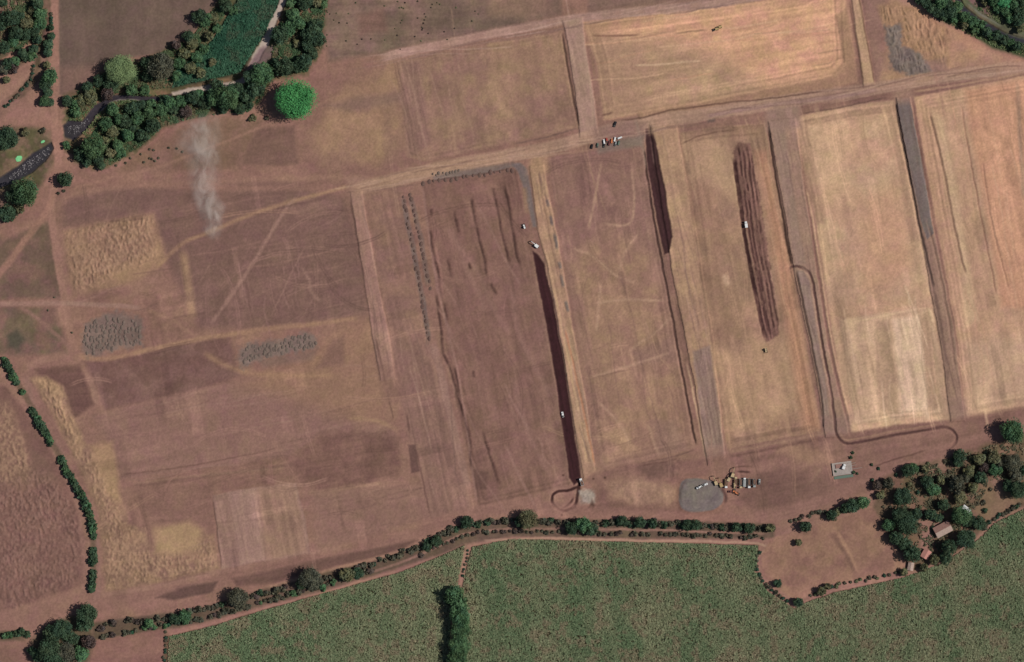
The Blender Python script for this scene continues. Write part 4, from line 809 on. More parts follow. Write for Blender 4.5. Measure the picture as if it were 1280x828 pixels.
wood([(1065, 632, 9, D), (1078, 628, 8, M), (1057, 635, 7, D), (1039, 644, 7, D), (1047, 639, 5, O), (1006, 658, 7, D), (998, 678, 4.5, O), (972, 729, 5, D), (997, 753, 6, D), (1026, 739, 6, O), (1034, 733, 4.5, O), (962, 660, 6, O)], 'around the brown enclosure', 'trees around the brown enclosure')

def along(pts, step, jit=.8):
    p = smooth(pts, 8); out = []; acc = 0; last = p[0]
    for a, b in zip(p, p[1:]):
        L = np.linalg.norm(b - a); t = step - acc
        while t <= L:
            q = a + (b - a) * t / L; out.append((q[0] + random.gauss(0, jit), q[1] + random.gauss(0, jit))); t += step * random.uniform(.8, 1.2)
        acc = L - (t - step)
    return out
def hedge(pts, step, r, kinds, where, group, jit=.7, gap=0, end='north'):
    n = 0
    for x, y in along(pts, step, jit):
        if random.random() < gap: continue
        n += 1; k = random.choice(kinds)
        shrub(x, y, random.uniform(*r), k, f"{nth(n)} shrub from the {end} {where}", group)
for i, (q, wn) in enumerate((([(5, 446), (10, 457), (15, 467), (21, 478)], 'northernmost'), ([(26, 488), (30, 493)], 'second'), ([(38, 509), (46, 522), (54, 536), (61, 547), (66, 556)], 'third'), ([(75, 569), (82, 584), (89, 597)], 'fourth'), ([(90, 598), (97, 612), (104, 622), (109, 634), (114, 650), (117, 666), (117, 672)], 'fifth'), ([(117, 685), (117, 694), (117, 704)], 'sixth'), ([(116, 712), (116, 722), (115, 738)], 'southernmost'))):
    hedge(q, 3.6, (4.2, 5.8), ['mid', 'dark', 'dark'], f'in the {wn} run of the western hedge', 'shrubs of the western hedge', .5)
hedge([(122, 784), (150, 777), (190, 776), (240, 766), (300, 750), (350, 737), (430, 718), (470, 703), (515, 687), (556, 667), (590, 655), (650, 652), (720, 654), (800, 655), (860, 657), (968, 661)], 5.6, (2.8, 5.2), ['scrub', 'dark', 'grey', 'scrub', 'scrub', 'purple'], 'in the upper hedge line above the crop', 'shrubs of the upper southern hedge', 1.2, .05, 'west')
hedge([(122, 797), (160, 791), (185, 784), (240, 776), (300, 760), (390, 736), (470, 712)], 6, (2.8, 5), ['scrub', 'grey', 'scrub', 'purple', 'mid'], 'in the western lower hedge line above the crop', 'shrubs of the lower southern hedge', 1, .08, 'west')
hedge([(520, 696), (560, 678), (600, 666), (680, 665), (760, 667), (860, 669), (964, 672)], 6.5, (2, 3.8), ['scrub', 'purple', 'grey'], 'in the eastern lower hedge line above the crop', 'shrubs of the lower southern hedge', .8, .1, 'west')
hedge([(208, 786), (207, 805), (204, 830)], 5, (1.8, 2.6), ['scrub', 'dark'], 'of the short row left of the crop', 'shrubs left of the crop', .8)
hedge([(0, 795), (16, 793), (36, 792)], 7, (4.5, 6), ['mid', 'dark'], 'in the hedge left of the south-western bend', 'shrubs left of the road bend', .8, 0, 'west')
hedge([(43, 78), (41, 90), (38, 100), (29, 111), (18, 123), (6, 134)], 4.4, (1.8, 2.8), ['dark', 'scrub'], 'in the curved row below the western thicket', 'shrubs of the curved western row', .6)
hedge([(64, 14), (64, 24), (65, 34)], 4, (2, 2.6), ['scrub', 'dark'], 'in the thin row beside the north-western road', 'shrubs beside the north-western road', .5)
hedge([(1036, 643), (1020, 640), (1000, 648), (986, 652)], 5, (2.4, 3.4), ['scrub', 'purple', 'grey'], 'of the scrub row above the brown enclosure', 'shrubs above the brown enclosure', 1.2, 0, 'east')
hedge([(951, 686), (946, 700), (946, 714), (954, 727), (966, 739), (985, 752)], 5.5, (2.2, 3.2), ['scrub', 'dark'], 'of the row left of the brown enclosure', 'shrubs left of the brown enclosure', .8)
hedge([(1008, 748), (1030, 738), (1047, 732), (1066, 727), (1086, 724), (1105, 720), (1130, 714)], 6, (1.8, 3), ['scrub', 'olive', 'dark'], 'of the row below the brown enclosure', 'shrubs below the brown enclosure', .9, 0, 'west')
hedge([(1228, 662), (1240, 650), (1258, 640), (1278, 630)], 4, (2.6, 3.6), ['scrub', 'dark', 'grey'], 'in the crop hedge at the right edge', 'shrubs of the eastern crop hedge', .7, 0, 'west')
hedge([(586, 684), (582, 702), (577, 724)], 4.5, (1.2, 1.8), ['scrub', 'dark'], 'in the row beside the crop track', 'shrubs beside the crop track', .5)
n = 0
for x, y, r in ((1214, 573, 3.5), (1137, 606, 4), (1173, 589, 2.5), (1160, 580, 2.6), (1181, 577, 3), (1229, 628, 3.6), (1231, 638, 3.2), (1147, 616, 3), (1150, 634, 3), (1098, 586, 2.4), (1113, 634, 2.2), (1120, 594, 2.6), (1104, 634, 2), (1090, 600, 2.6), (1222, 630, 2.6), (1238, 612, 2.6), (1186, 590, 3), (1150, 656, 2.6), (1166, 660, 3), (1156, 590, 2.6), (1216, 584, 3), (1232, 566, 3), (1184, 600, 3), (1190, 596, 2.6), (1220, 604, 3), (1210, 628, 2.6), (1150, 598, 2.4)):
    n += 1; shrub(x, y, r, random.choice(['scrub', 'dark', 'olive']), f"low dark shrub, {nth(n)} listed among those scattered under the farmyard trees" if 0 else 'low dark shrub on bare ground among the farmyard trees', 'shrubs among the farmyard trees')
for x, y, r, l in ((73, 242, 2.4, 'small dark shrub just below the lone tree at the western road fork'), (80, 239, 2.2, 'smaller dark shrub right beneath the lone tree at the western road fork'), (54, 163, 4, 'brownish shrub beside the dirt road above the stream'), (84, 182, 5, 'green shrub on the stream bank right of the dirt road'), (316, 148, 5, 'dry olive shrub left of the huge bright green tree'), (334, 148, 3, 'dark shrub in the shadow of the huge bright green tree'), (60, 388, 1.4, 'tiny dark shrub near the western crossroads'), (68, 372, 1.4, 'tiny dark shrub just above the western crossroads'), (90, 416, 1.6, 'tiny dark shrub on the strip left of the grey heaps')):
    shrub(x, y, r, 'olive' if 'olive' in l else 'mid' if 'green' in l[:6] else 'scrub', l, None)
PADS = ((1066, 566, 2.0), (1063.5, 572, 2.4), (1067, 590.5, 2.2), (1071.5, 592, 1.8), (1089.5, 581, 1.9), (1044.5, 589.5, 1.5))
for (x, y, r), l in zip(PADS, ('upper of two dark bushes just above the concrete pad', 'lower of two dark bushes just above the concrete pad', 'dark bush at the lower right corner of the concrete pad', 'small dark bush right of the one at the pad corner', 'dark bush at the tip of the concrete channel', 'dark bush at the left end of the concrete pad')):
    shrub(x, y, r, 'dark', l, None)
for x, y in ((187, 187), (192, 188), (187, 198), (190, 199), (193.5, 201.5), (198, 198), (211, 185), (221, 186), (163, 198), (157, 204), (145, 207), (176, 193), (150, 200), (228, 190), (180, 203)):
    shrub(x, y, 1.5, 'scrub', 'tiny dark bush dotted on bare soil below the river belt', 'tiny bushes below the river belt')
k = 0
while k < 50:
    x = random.uniform(408, 612); y = random.uniform(0, 62)
    if y > 78 - (x - 408) * .17 or (x > 440 and x < 490 and y > 8 and y < 46): continue
    k += 1; shrub(x, y, random.uniform(.4, .85), random.choice(['scrub', 'purple', 'olive']), 'tiny dark bush scattered over the olive field at the top', 'tiny bushes on the northern field')

SHR.sort(key=lambda q: -q[2] - (0 if q[5] else 9))
for q in SHR[:296]: shrub_object(*q)
def scrub(rest):
    r = np.random.default_rng(77); C = []; T_ = []; N_ = []
    for x, y, q, kind, _, _ in rest:
        k = int(22 + 26 * q); m = q * S * 1.1; d = r.normal(size=(k, 3)); d[:, 2] = np.abs(d[:, 2]); d /= np.linalg.norm(d, axis=1, keepdims=True)
        C.append(np.array(P(x, y, gz(x, y))) + d * m * r.uniform(.5, 1.05, (k, 1))); N_.append(d + r.normal(size=(k, 3)) * .4)
        T_.append(np.array(tone(dict(dark=(38, 58, 46), mid=(44, 76, 56), olive=(80, 82, 60), purple=(64, 54, 50), grey=(70, 68, 56), scrub=(70, 66, 54))[kind], FK))[None] * r.uniform(.7, 1.3, (k, 1)))
    obj('scrub', quads('scrub', leafset(np.vstack(C), np.vstack(N_), .9, 78), np.vstack(T_)), m='crop', kind='stuff', label='low scattered scrub along the hedge lines and over the northern field', cat='scrub')
# ------------------------------------------------------------------ the crop, reeds and grass
def scatter(polys, n, seed):
    r = np.random.default_rng(seed); P_ = []
    ar = []
    for p in polys:
        q = np.asarray(p); ar.append(abs(np.dot(q[:, 0], np.roll(q[:, 1], 1)) - np.dot(q[:, 1], np.roll(q[:, 0], 1))) / 2)
    for p, a in zip(polys, ar):
        q = np.asarray(p, float); need = int(n * a / sum(ar)); got = 0
        while got < need:
            x = r.uniform(q[:, 0].min(), q[:, 0].max(), need); y = r.uniform(q[:, 1].min(), q[:, 1].max(), need)
            k = inside(x, y, p); P_.append(np.stack([x[k], y[k]], 1)[:need - got]); got += len(P_[-1])
    return np.vstack(P_)

def crop(name, polys, n, c_a, c_b, c_c, hgt, leaf, seed, label, gapw=3.0, thr=.30):
    r = np.random.default_rng(seed); p = scatter(polys, n, seed); x, y = p[:, 0], p[:, 1]
    x = x + 1.2 * fbm(x / 20, y / 20, seed + 5, 2); u = x * V[0] + y * V[1]; v = -x * V[1] + y * V[0]
    g = vn(u / (gapw * 1.5), v / gapw, seed + 9) * .65 + vn(u / gapw * 1.6, v / gapw * 1.8, seed + 19) * .35
    lb = LAB[np.clip(np.round(y - Y0).astype(int), 0, NY - 1), np.clip(np.round(x - X0).astype(int), 0, NX - 1)]
    keep = (g > thr - .05 * r.uniform(-1, 1, len(g))) & ~np.isin(lb, (g_riv, g_bed, g_r, g_sh)); x, y, g, u, v = x[keep], y[keep], g[keep], u[keep], v[keep]; k = len(x)
    big = fbm(u / 90, v / 26, seed + 40, 3) * .7 + fbm(x / 70, y / 45, seed + 41, 2) * .5; md = fbm(x / 11, y / 11, seed + 50, 3)
    ht = hgt * (.35 + .8 * g) * r.uniform(.7, 1.15, k)
    cen = np.stack([(x - 640) * S, (414 - y) * S, ht * .75], 1)
    nrm = r.normal(size=(k, 3)) * np.array([.65, .65, .2]) + np.array([0, 0, .9])
    t = np.clip(.5 + .9 * big + .35 * md + r.normal(0, .16, k), 0, 1)[:, None]
    c = s2l(c_a)[None] * (1 - t) + s2l(c_b)[None] * t
    dry = (sst(.22, .5, md + .3 * vn(x / 5, y / 5, seed + 77)) * .8)[:, None] * (r.uniform(0, 1, (k, 1)) < .8); c = c * (1 - dry) + s2l(c_c)[None] * dry
    c = c * r.uniform(.86, 1.15, (k, 1)) / (K * .72)
    me = quads(name, leafset(cen, nrm, leaf, seed + 2, 1.9), c)
    return obj(name, me, m='crop', kind='stuff', label=label, cat='crop')
scrub(SHR[296:])
crop('green_crop', [CANE1, CANE2], 330000, (84, 100, 72), (114, 114, 88), (113, 102, 82), 1.5, .84, 3, 'tall mottled green crop filling the field along the bottom edge', 2.3, .20)
crop('reeds', [[(290, 14), (312, -20), (352, -20), (346, 18), (328, 46), (300, 90), (245, 103), (216, 109), (222, 88), (258, 62)]], 13000, (36, 68, 52), (50, 80, 60), (60, 72, 56), 2.2, 1.2, 13, 'dense dark green reeds left of the dry river bed', 3, .2)
crop('undergrowth', [[(84, 122), (112, 106), (137, 88), (187, 74), (240, 47), (275, 2), (290, -10), (284, 14), (256, 60), (222, 84), (214, 110), (160, 114), (118, 126), (100, 148), (86, 146)], [(130, 140), (165, 124), (214, 124), (250, 116), (300, 106), (335, 96), (330, 120), (310, 140), (280, 142), (240, 148), (205, 158), (180, 180), (140, 206), (105, 206), (100, 190), (120, 160)], [(352, 24), (362, -10), (412, -10), (404, 30), (400, 60), (384, 90), (345, 94), (340, 64)], [(2, 2), (50, -10), (54, 45), (20, 64), (2, 66)]], 34000, (52, 74, 50), (76, 84, 58), (96, 84, 64), 1.6, 1.0, 23, 'mixed low bushes and grass growing under the river trees', 5, .38)
crop('farmyard_scrub', [[(1134, 592), (1180, 576), (1240, 556), (1280, 548), (1280, 600), (1240, 600), (1215, 645), (1200, 680), (1160, 700), (1130, 700), (1112, 660), (1120, 615)]], 9000, (70, 72, 56), (86, 82, 64), (100, 86, 68), 1.3, 1.0, 29, 'dry grey-green scrub under the farmyard trees', 5, .5)
crop('bank_grass', [[(1208, -20), (1222, 12), (1246, 28), (1320, 52), (1320, -20)], [(86, 150), (100, 130), (150, 118), (205, 119), (240, 122), (225, 135), (140, 200), (118, 180)], [(1140, -10), (1175, 24), (1240, 58), (1284, 70), (1284, 56), (1230, 40), (1190, 10), (1184, -10)]], 14000, (66, 84, 54), (92, 98, 66), (112, 96, 74), .8, .9, 17, 'short rough green grass on the stream banks', 3, .34)

# ------------------------------------------------------------------ heaps
def heap_mesh(seed, m):
    r = random.Random(seed); bm = bmesh.new(); top = bm.verts.new((.1, 0, 1)); rings = []
    for k, (q, z) in enumerate(((.35, .82), (.7, .4), (1.0, -.08))):
        rings.append([bm.verts.new((q * r.uniform(.85, 1.15) * math.cos(i * .628) + .05, q * r.uniform(.85, 1.15) * math.sin(i * .628), z + r.uniform(-.08, .08) * (k < 2))) for i in range(10)])
    for i in range(10): bm.faces.new((top, rings[0][i], rings[0][(i + 1) % 10]))
    for a, b in zip(rings, rings[1:]):
        for i in range(10): bm.faces.new((a[i], b[i], b[(i + 1) % 10], a[(i + 1) % 10]))
    return bmesh_to('heap', bm, m)
HG = [heap_mesh(i, 'heap_grey') for i in range(4)]; HB = [heap_mesh(i + 9, 'heap_brown') for i in range(4)]
def heap(x, y, r, h, ms, label, group, el=1.3):
    o = bpy.data.objects.new('soil_heap', random.choice(ms)); col.objects.link(o); o.location = P(x, y, gz(x, y) - .05)
    o.scale = (r * S, r * S * el, h); o.rotation_euler = (0, 0, random.uniform(-.4, .4)); o['label'] = label; o['category'] = 'heap'; o['group'] = group
def row(a, b, n, r, h, ms, where, group, bow=0):
    for i in range(n):
        t = i / (n - 1); heap(a[0] + (b[0] - a[0]) * t + random.gauss(0, .8) - bow * math.sin(math.pi * t), a[1] + (b[1] - a[1]) * t + random.gauss(0, .9), r * random.uniform(.65, 1.2), h * random.uniform(.6, 1.2), ms, f"{nth(i + 1)} heap from {where}", group)
row((503.5, 245), (535.5, 424), 27, 2.6, .7, HB, 'the top of the left column of paired heaps', 'tipped heaps in two columns', -1)
row((512, 243), (536.5, 359), 18, 2.6, .7, HB, 'the top of the right column of paired heaps', 'tipped heaps in two columns', -1)
row((529, 229), (640, 213), 17, 2.7, .75, HB, 'the left of the row along the plot top', 'tipped heaps along the plot top')
row((541, 219), (574, 214), 9, 2.0, .8, HG, 'the left of the short grey row above the plot', 'grey heaps above the plot')
PG1 = [(103, 420), (108, 408), (117, 401), (128, 396), (146, 392), (160, 396), (176, 402), (177, 420), (176, 430), (150, 434), (128, 440), (108, 444), (104, 432)]
PG2 = [(299, 447), (301, 436), (315, 431), (330, 431), (350, 427), (366, 422), (380, 418), (394, 422), (396, 432), (380, 436), (352, 442), (332, 446), (318, 450), (306, 460)]
for pg, lab, grp, sx, sy in ((PG1, 'grey spoil heap in the rounded patch right of the western dirt road', 'heaps of the western grey patch', 4.4, 5.6), (PG2, 'grey spoil heap in the long patch on the western ground', 'heaps of the long grey patch', 4.0, 5.2)):
    y = min(p[1] for p in pg)
    while y < max(p[1] for p in pg) + 1:
        x = min(p[0] for p in pg) + (0 if int(y) % 2 else 2)
        while x < max(p[0] for p in pg) + 1:
            xx, yy = x + random.gauss(0, 1.5) + (y - 420) * .2, y + random.gauss(0, 1.5)
            if random.random() < .88 and inside(np.array([xx]), np.array([yy]), pg)[0]: heap(xx, yy, random.uniform(1.6, 2.7), random.uniform(.35, .8), HG, lab, grp, 1.4)
            x += sx
        y += sy

# ------------------------------------------------------------------ stones in the stream, algae
def stones(name, polys, n, seed, label):
    r = np.random.default_rng(seed); p = scatter(polys, n, seed); cen = np.stack([(p[:, 0] - 640) * S, (414 - p[:, 1]) * S, np.full(len(p), -1.05)], 1)
    Q = []; T_ = []
    for c in cen:
        s = r.uniform(.3, .9); a = r.uniform(0, 1.57); h = s * .7; ring = [c + s * np.array([math.cos(a + i * 1.57) * r.uniform(.7, 1.1), math.sin(a + i * 1.57) * r.uniform(.7, 1.1), -.2]) for i in range(4)]
        tp = [c + .55 * (q - c) + np.array([0, 0, h]) for q in ring]; v = r.uniform(.7, 1.5)
        Q.append(tp); T_.append((v, v, v))
        for i in range(4): Q.append([ring[i], ring[(i + 1) % 4], tp[(i + 1) % 4], tp[i]]); T_.append((v, v, v))
    obj(name, quads(name, np.array(Q), np.array(T_)), m='stone', kind='stuff', label=label, cat='stones')
stones('stream_stones', [[(60, 184), (64, 190), (40, 212), (14, 226), (10, 222), (36, 200)], [(84, 158), (100, 156), (106, 148), (112, 150), (98, 166), (84, 170)]], 230, 5, 'scattered grey stones in the shallow western stream')
def algae(x, y, rx, ry, label):
    bm = bmesh.new(); r = random.Random(int(x)); c = bm.verts.new((0, 0, .25)); n = 18
    a = [bm.verts.new((rx * S * r.uniform(.8, 1.15) * math.cos(i * 2 * math.pi / n), ry * S * r.uniform(.8, 1.15) * math.sin(i * 2 * math.pi / n), .2)) for i in range(n)]
    b = [bm.verts.new((v.co.x * 1.06, v.co.y * 1.06, -.6)) for v in a]
    for i in range(n): bm.faces.new((c, a[i], a[(i + 1) % n])); bm.faces.new((a[i], b[i], b[(i + 1) % n], a[(i + 1) % n]))
    o = obj('algae_mat', bmesh_to('algae_mat', bm, 'algae'), label=label, cat='algae', group='algae mats on the western stream'); o.location = P(x, y, max(-.2, gz(x, y)) + .1); o.rotation_euler = (0, 0, .5)
algae(23.5, 198.5, 4.2, 3.8, 'larger bright mint algae mat on the western stream'); algae(53.5, 177.5, 2.8, 1.6, 'small pale green algae mat near the stream head')

# ------------------------------------------------------------------ machines, lorries, cars
class MB:
    def __init__(s): s.bm = bmesh.new()
    def box(s, c, d, bev=.06, taper=1.0, rot=None):
        g = bmesh.ops.create_cube(s.bm, size=1)['verts']
        for v in g:
            if v.co.z > 0: v.co.x *= taper; v.co.y *= taper
            v.co.x *= d[0]; v.co.y *= d[1]; v.co.z *= d[2]
        if bev: 
            e = list({e for v in g for e in v.link_edges}); q = bmesh.ops.bevel(s.bm, geom=e, offset=bev, segments=1, affect='EDGES'); g = list({v for f in q['faces'] for v in f.verts} | {v for v in g if v.is_valid})
        if rot:
            from mathutils import Matrix
            bmesh.ops.rotate(s.bm, verts=g, cent=(0, 0, 0), matrix=Matrix.Rotation(rot, 3, 'Y'))
        bmesh.ops.translate(s.bm, verts=g, vec=c); return s
    def cyl(s, c, r, L, axis='Y', seg=14):
        from mathutils import Matrix
        g = bmesh.ops.create_cone(s.bm, cap_ends=True, segments=seg, radius1=r, radius2=r, depth=L)['verts']
        m = {'Y': Matrix.Rotation(R(90), 3, 'X'), 'X': Matrix.Rotation(R(90), 3, 'Y'), 'Z': Matrix.Identity(3)}[axis]
        bmesh.ops.rotate(s.bm, verts=g, cent=(0, 0, 0), matrix=m); bmesh.ops.translate(s.bm, verts=g, vec=c); return s
    def bar(s, a, b, w_, h_):
        from mathutils import Vector
        a, b = Vector(a), Vector(b); d = b - a; g = bmesh.ops.create_cube(s.bm, size=1)['verts']
        q = d.to_track_quat('X', 'Z').to_matrix()
        for v in g: v.co = q @ Vector((v.co.x * d.length, v.co.y * w_, v.co.z * h_)) + (a + b) / 2
        return s
    def done(s, name, m, parent): return obj(name, bmesh_to(name, s.bm, m), parent)

def thing(name, label, cat, x, y, hd, group=None):
    t = bpy.data.objects.new(name, None); col.objects.link(t); t.location = P(x, y, gz(x, y) + .05); t.rotation_euler = (0, 0, R(hd)); t['label'] = label; t['category'] = cat
    if group: t['group'] = group
    return t
def wheels(t, spots, r, w_):
    for x, y in spots:
        o = MB().cyl((0, 0, 0), r, w_).done('wheel', 'rubber', t); o.location = (x, y, r)
        MB().cyl((0, 0, 0), r * .5, w_ + .04, seg=10).done('rim', 'steel', o)

def excavator(x, y, hd, label, paint_='yellow_paint', boom=True, group='earth-moving machines'):
    t = thing('excavator', label, 'excavator', x, y, hd, group)
    for s in (-1, 1): MB().box((0, s * 1.15, .5), (4.2, .6, .95), .25).done('track', 'steel', t)
    b = MB().box((-.2, 0, 1.15), (2, 2, .4)).box((-.5, 0, 1.95), (3.4, 2.7, 1.2), .12).done('body', paint_, t)
    MB().box((-2.2, 0, 1.9), (.7, 2.6, 1.3), .2).done('counterweight', 'steel', b)
    c = MB().box((.75, .8, 2.2), (1.5, 1.1, 1.8), .1, .9).done('cab', paint_, t); MB().box((1.3, .8, 2.55), (.5, .95, .8), .04).done('window', 'glass', c)
    bm_ = MB().bar((.8, -.2, 1.9), (3.2, -.2, 4.4), .5, .55).bar((3.1, -.2, 4.35), (5.6, -.2, 3.6), .45, .5).done('boom', paint_, t)
    st = MB().bar((5.5, -.2, 3.75), (6.3, -.2, 1.3), .38, .42).done('stick', paint_, bm_); MB().box((6.1, -.2, .8), (.8, 1.2, .9), .15, .8).done('bucket', 'steel', st)
    return t
def dumper(x, y, hd, label, cabm, bedm, L=7.2, load=True, group='lorries'):
    t = thing('dump_truck', label, 'truck', x, y, hd, group)
    MB().box((0, 0, .85), (L, 1.1, .3), .04).done('chassis', 'steel', t)
    c = MB().box((L / 2 - .9, 0, 1.9), (1.8, 2.4, 1.9), .14, .93).done('cab', cabm, t); MB().box((L / 2 - .04, 0, 2.25), (.12, 2.0, .8), .03).done('windscreen', 'glass', c)
    q = L - 2.2; cx = -L / 2 + q / 2
    b = MB().box((cx, 0, 1.15), (q, 2.4, .16), .03); [b.box((cx, s * 1.17, 1.75), (q, .12, 1.1), .03) for s in (-1, 1)]; [b.box((cx + s * (q / 2 - .06), 0, 1.75), (.12, 2.24, 1.1), .03) for s in (-1, 1)]
    b = b.done('bed', bedm, t)
    if load: MB().box((cx, 0, 1.65), (q - .35, 2.1, .8), .25, .75).done('load', 'load', b)
    wheels(t, [(a, s * 1.02) for a in (L / 2 - 1, -L / 2 + .9, -L / 2 + 2.05) for s in (-1, 1)], .5, .38)
    return t
def boxtruck(x, y, hd, label, cabm, boxm, L=6.4, group='lorries'):
    t = thing('truck', label, 'truck', x, y, hd, group)
    MB().box((0, 0, .8), (L, 1.1, .3), .04).done('chassis', 'steel', t)
    c = MB().box((L / 2 - .8, 0, 1.75), (1.6, 2.2, 1.7), .14, .92).done('cab', cabm, t); MB().box((L / 2 - .02, 0, 2.1), (.1, 1.9, .7), .03).done('windscreen', 'glass', c)
    MB().box((-.9, 0, 2.0), (L - 1.9, 2.4, 2.1), .06).done('cargo_box', boxm, t)
    wheels(t, [(a, s * .98) for a in (L / 2 - 1, -L / 2 + 1.1) for s in (-1, 1)], .48, .34); return t
def pickup(x, y, hd, label, m, group='cars and vans', van=False):
    t = thing('van' if van else 'pickup', label, 'van' if van else 'pickup', x, y, hd, group)
    b = MB().box((0, 0, .8), (5.0, 1.85, .75), .15).done('body', m, t)
    if van: c = MB().box((-.4, 0, 1.55), (3.9, 1.7, .9), .15, .9).done('cabin', m, b)
    else: c = MB().box((.3, 0, 1.5), (1.9, 1.65, .75), .15, .8).done('cabin', m, b); MB().box((-1.55, 0, 1.2), (1.6, 1.5, .06), .01).done('load_floor', 'steel', b)
    MB().box((1.3 if not van else 1.55, 0, 1.5), (.25, 1.4, .5), .04).done('windscreen', 'glass', c)
    wheels(t, [(a, s * .85) for a in (1.55, -1.5) for s in (-1, 1)], .38, .25); return t
def roller(x, y, hd, label, m, group='earth-moving machines'):
    t = thing('road_roller', label, 'roller', x, y, hd, group)
    f = MB().box((1.7, 1.05, .9), (2.1, .16, .5), .03).box((1.7, -1.05, .9), (2.1, .16, .5), .03).box((.75, 0, .95), (.3, 2.2, .5), .03).done('drum_frame', m, t); MB().cyl((1.8, 0, .78), .78, 1.9, seg=22).done('drum', 'steel', t)
    b = MB().box((-1.3, 0, 1.3), (2.6, 1.8, 1.0), .14).done('body', m, t)
    c = MB().box((-.3, 0, 2.75), (1.7, 1.7, .1), .03); [c.bar((-.3 + sx * .75, sy * .75, 1.7), (-.3 + sx * .75, sy * .75, 2.75), .1, .1) for sx in (-1, 1) for sy in (-1, 1)]
    c.done('canopy', m, b); wheels(t, [(-1.5, 1.05), (-1.5, -1.05)], .75, .5); return t
def dozer(x, y, hd, label, m, group='earth-moving machines'):
    t = thing('bulldozer', label, 'bulldozer', x, y, hd, group)
    for s in (-1, 1): MB().box((0, s * .95, .55), (3.6, .55, 1.0), .3).done('track', 'steel', t)
    b = MB().box((.6, 0, 1.3), (2.4, 1.3, 1.0), .12).box((-1.1, 0, 1.2), (1.4, 1.5, .8), .1).done('body', m, t); c = MB().box((-.6, 0, 2.2), (1.5, 1.5, 1.3), .1, .92).done('cab', m, b); MB().box((.13, 0, 2.35), (.12, 1.2, .7), .02).done('window', 'glass', c)
    MB().box((2.3, 0, .75), (.25, 3.2, 1.2), .05).bar((.5, 1.3, .6), (2.2, 1.3, .6), .15, .2).bar((.5, -1.3, .6), (2.2, -1.3, .6), .15, .2).done('blade', 'steel', t); return t
def loader(x, y, hd, label, m, group='earth-moving machines'):
    t = thing('wheel_loader', label, 'loader', x, y, hd, group)
    b = MB().box((-1.4, 0, 1.4), (2.8, 1.7, 1.1), .15).box((.8, 0, 1.1), (1.6, 1.2, .7), .1).done('body', m, t); c = MB().box((-.2, 0, 2.5), (1.4, 1.5, 1.4), .1, .9).done('cab', m, b); MB().box((.48, 0, 2.6), (.12, 1.2, .7), .02).done('window', 'glass', c)
    a = MB().bar((.6, .45, 1.5), (2.9, .45, .8), .2, .3).bar((.6, -.45, 1.5), (2.9, -.45, .8), .2, .3).done('lift_arm', m, t); MB().box((3.3, 0, .65), (1.1, 2.6, 1.0), .12, .8).done('bucket', 'steel', a)
    wheels(t, [(q, s * 1.0) for q in (1.3, -1.6) for s in (-1, 1)], .72, .55); return t
#MACHINES
excavator(894.5, 603.5, 112, 'tan excavator, leftmost in the parked row beside the grey gravel heap', 'tan_paint')
excavator(901, 606, 112, 'dull yellow excavator second from left in the parked row', 'yellow_paint')
dumper(907.5, 604.5, 268, 'white-cabbed tipper parked third from left in the row', 'white_paint', 'tan_paint', 8)
excavator(911, 599, 62, 'tan excavator standing forward of the parked row, below the tallest machine', 'tan_paint')
excavator(915.8, 593.5, 80, 'tan excavator at the very top of the parked row', 'tan_paint')
dumper(919.5, 601, 90, 'tan tipper in the middle of the parked row', 'tan_paint', 'tan_paint', 7)
loader(918, 607.5, 270, 'tan wheel loader between the parked row and the orange machine', 'tan_paint')
dumper(925.8, 604.5, 270, 'grey-bodied tipper with pale cab left of the white-topped lorry', 'tan_paint', 'grey_paint', 8.4)
boxtruck(930.5, 603, 88, 'lorry with its white cab pointing up in the parked row', 'white_paint', 'grey_paint', 8)
dumper(936.2, 604.3, 270, 'tipper with the brightest white cab, second from right in the row', 'white_paint', 'grey_paint', 8.4)
dumper(942.6, 604, 272, 'dull grey tipper at the right end of the parked row', 'grey_paint', 'grey_paint', 7.4)
pickup(949, 602.5, 84, 'grey pickup just beyond the right end of the parked row', 'grey_paint')
loader(919.6, 615.8, 328, 'orange wheel loader below the parked row', 'orange_paint')
pickup(913.5, 614.6, 180, 'maroon pickup left of the orange loader', 'maroon_paint')
loader(874, 609, 25, 'pale loader working on top of the grey gravel heap', 'white_paint')
pickup(881, 605.8, 20, 'white pickup at the upper edge of the grey gravel heap', 'white_paint')
for a_ in ((740, 183.4, 80, 'black van at the left end of the northern vehicle row', 'black_paint', True), (746.8, 182, 80, 'dull green pickup second in the northern vehicle row', 'green_paint', False), (755, 177.4, 100, 'white van left of the red cars in the northern vehicle row', 'white_paint', True), (758.4, 175.6, 95, 'red pickup right of the first white van', 'red_paint', False), (755, 182, 80, 'black pickup shape standing in for shadow below the first white van', 'black_paint', False), (761.4, 179.4, 80, 'maroon van in the middle of the northern vehicle row', 'maroon_paint', True), (764.6, 176.6, 85, 'orange-red van between the white vans', 'orange_paint', True), (768.4, 174.5, 75, 'white van second from right in the northern vehicle row', 'white_paint', True), (774.6, 172.6, 20, 'white van at the right end of the northern vehicle row', 'white_paint', True), (769.4, 180, 75, 'pale grey pickup below the white vans', 'grey_paint', False), (773.4, 179, 75, 'dull green van below the rightmost white van', 'green_paint', True)):  # black pickup under the first white van is added in place of its shadow
    pickup(*a_[:5], van=a_[5]).scale = (.82, .82, .82)
pickup(768.8, 155.6, 70, 'dark pickup alone above the northern vehicle group', 'black_paint')
dozer(655.2, 283.6, 110, 'pale bulldozer on the brown plot above the white excavator', 'white_paint')
excavator(670.3, 307.4, 141, 'white excavator reaching its arm over the top of the dark strip', 'white_paint')
boxtruck(932.4, 281, 98, 'white lorry driving on the dark furrows of the third plot', 'white_paint', 'white_paint', 5.6)
dozer(957, 438, 280, 'tan bulldozer below the end of the dark furrows', 'tan_paint')
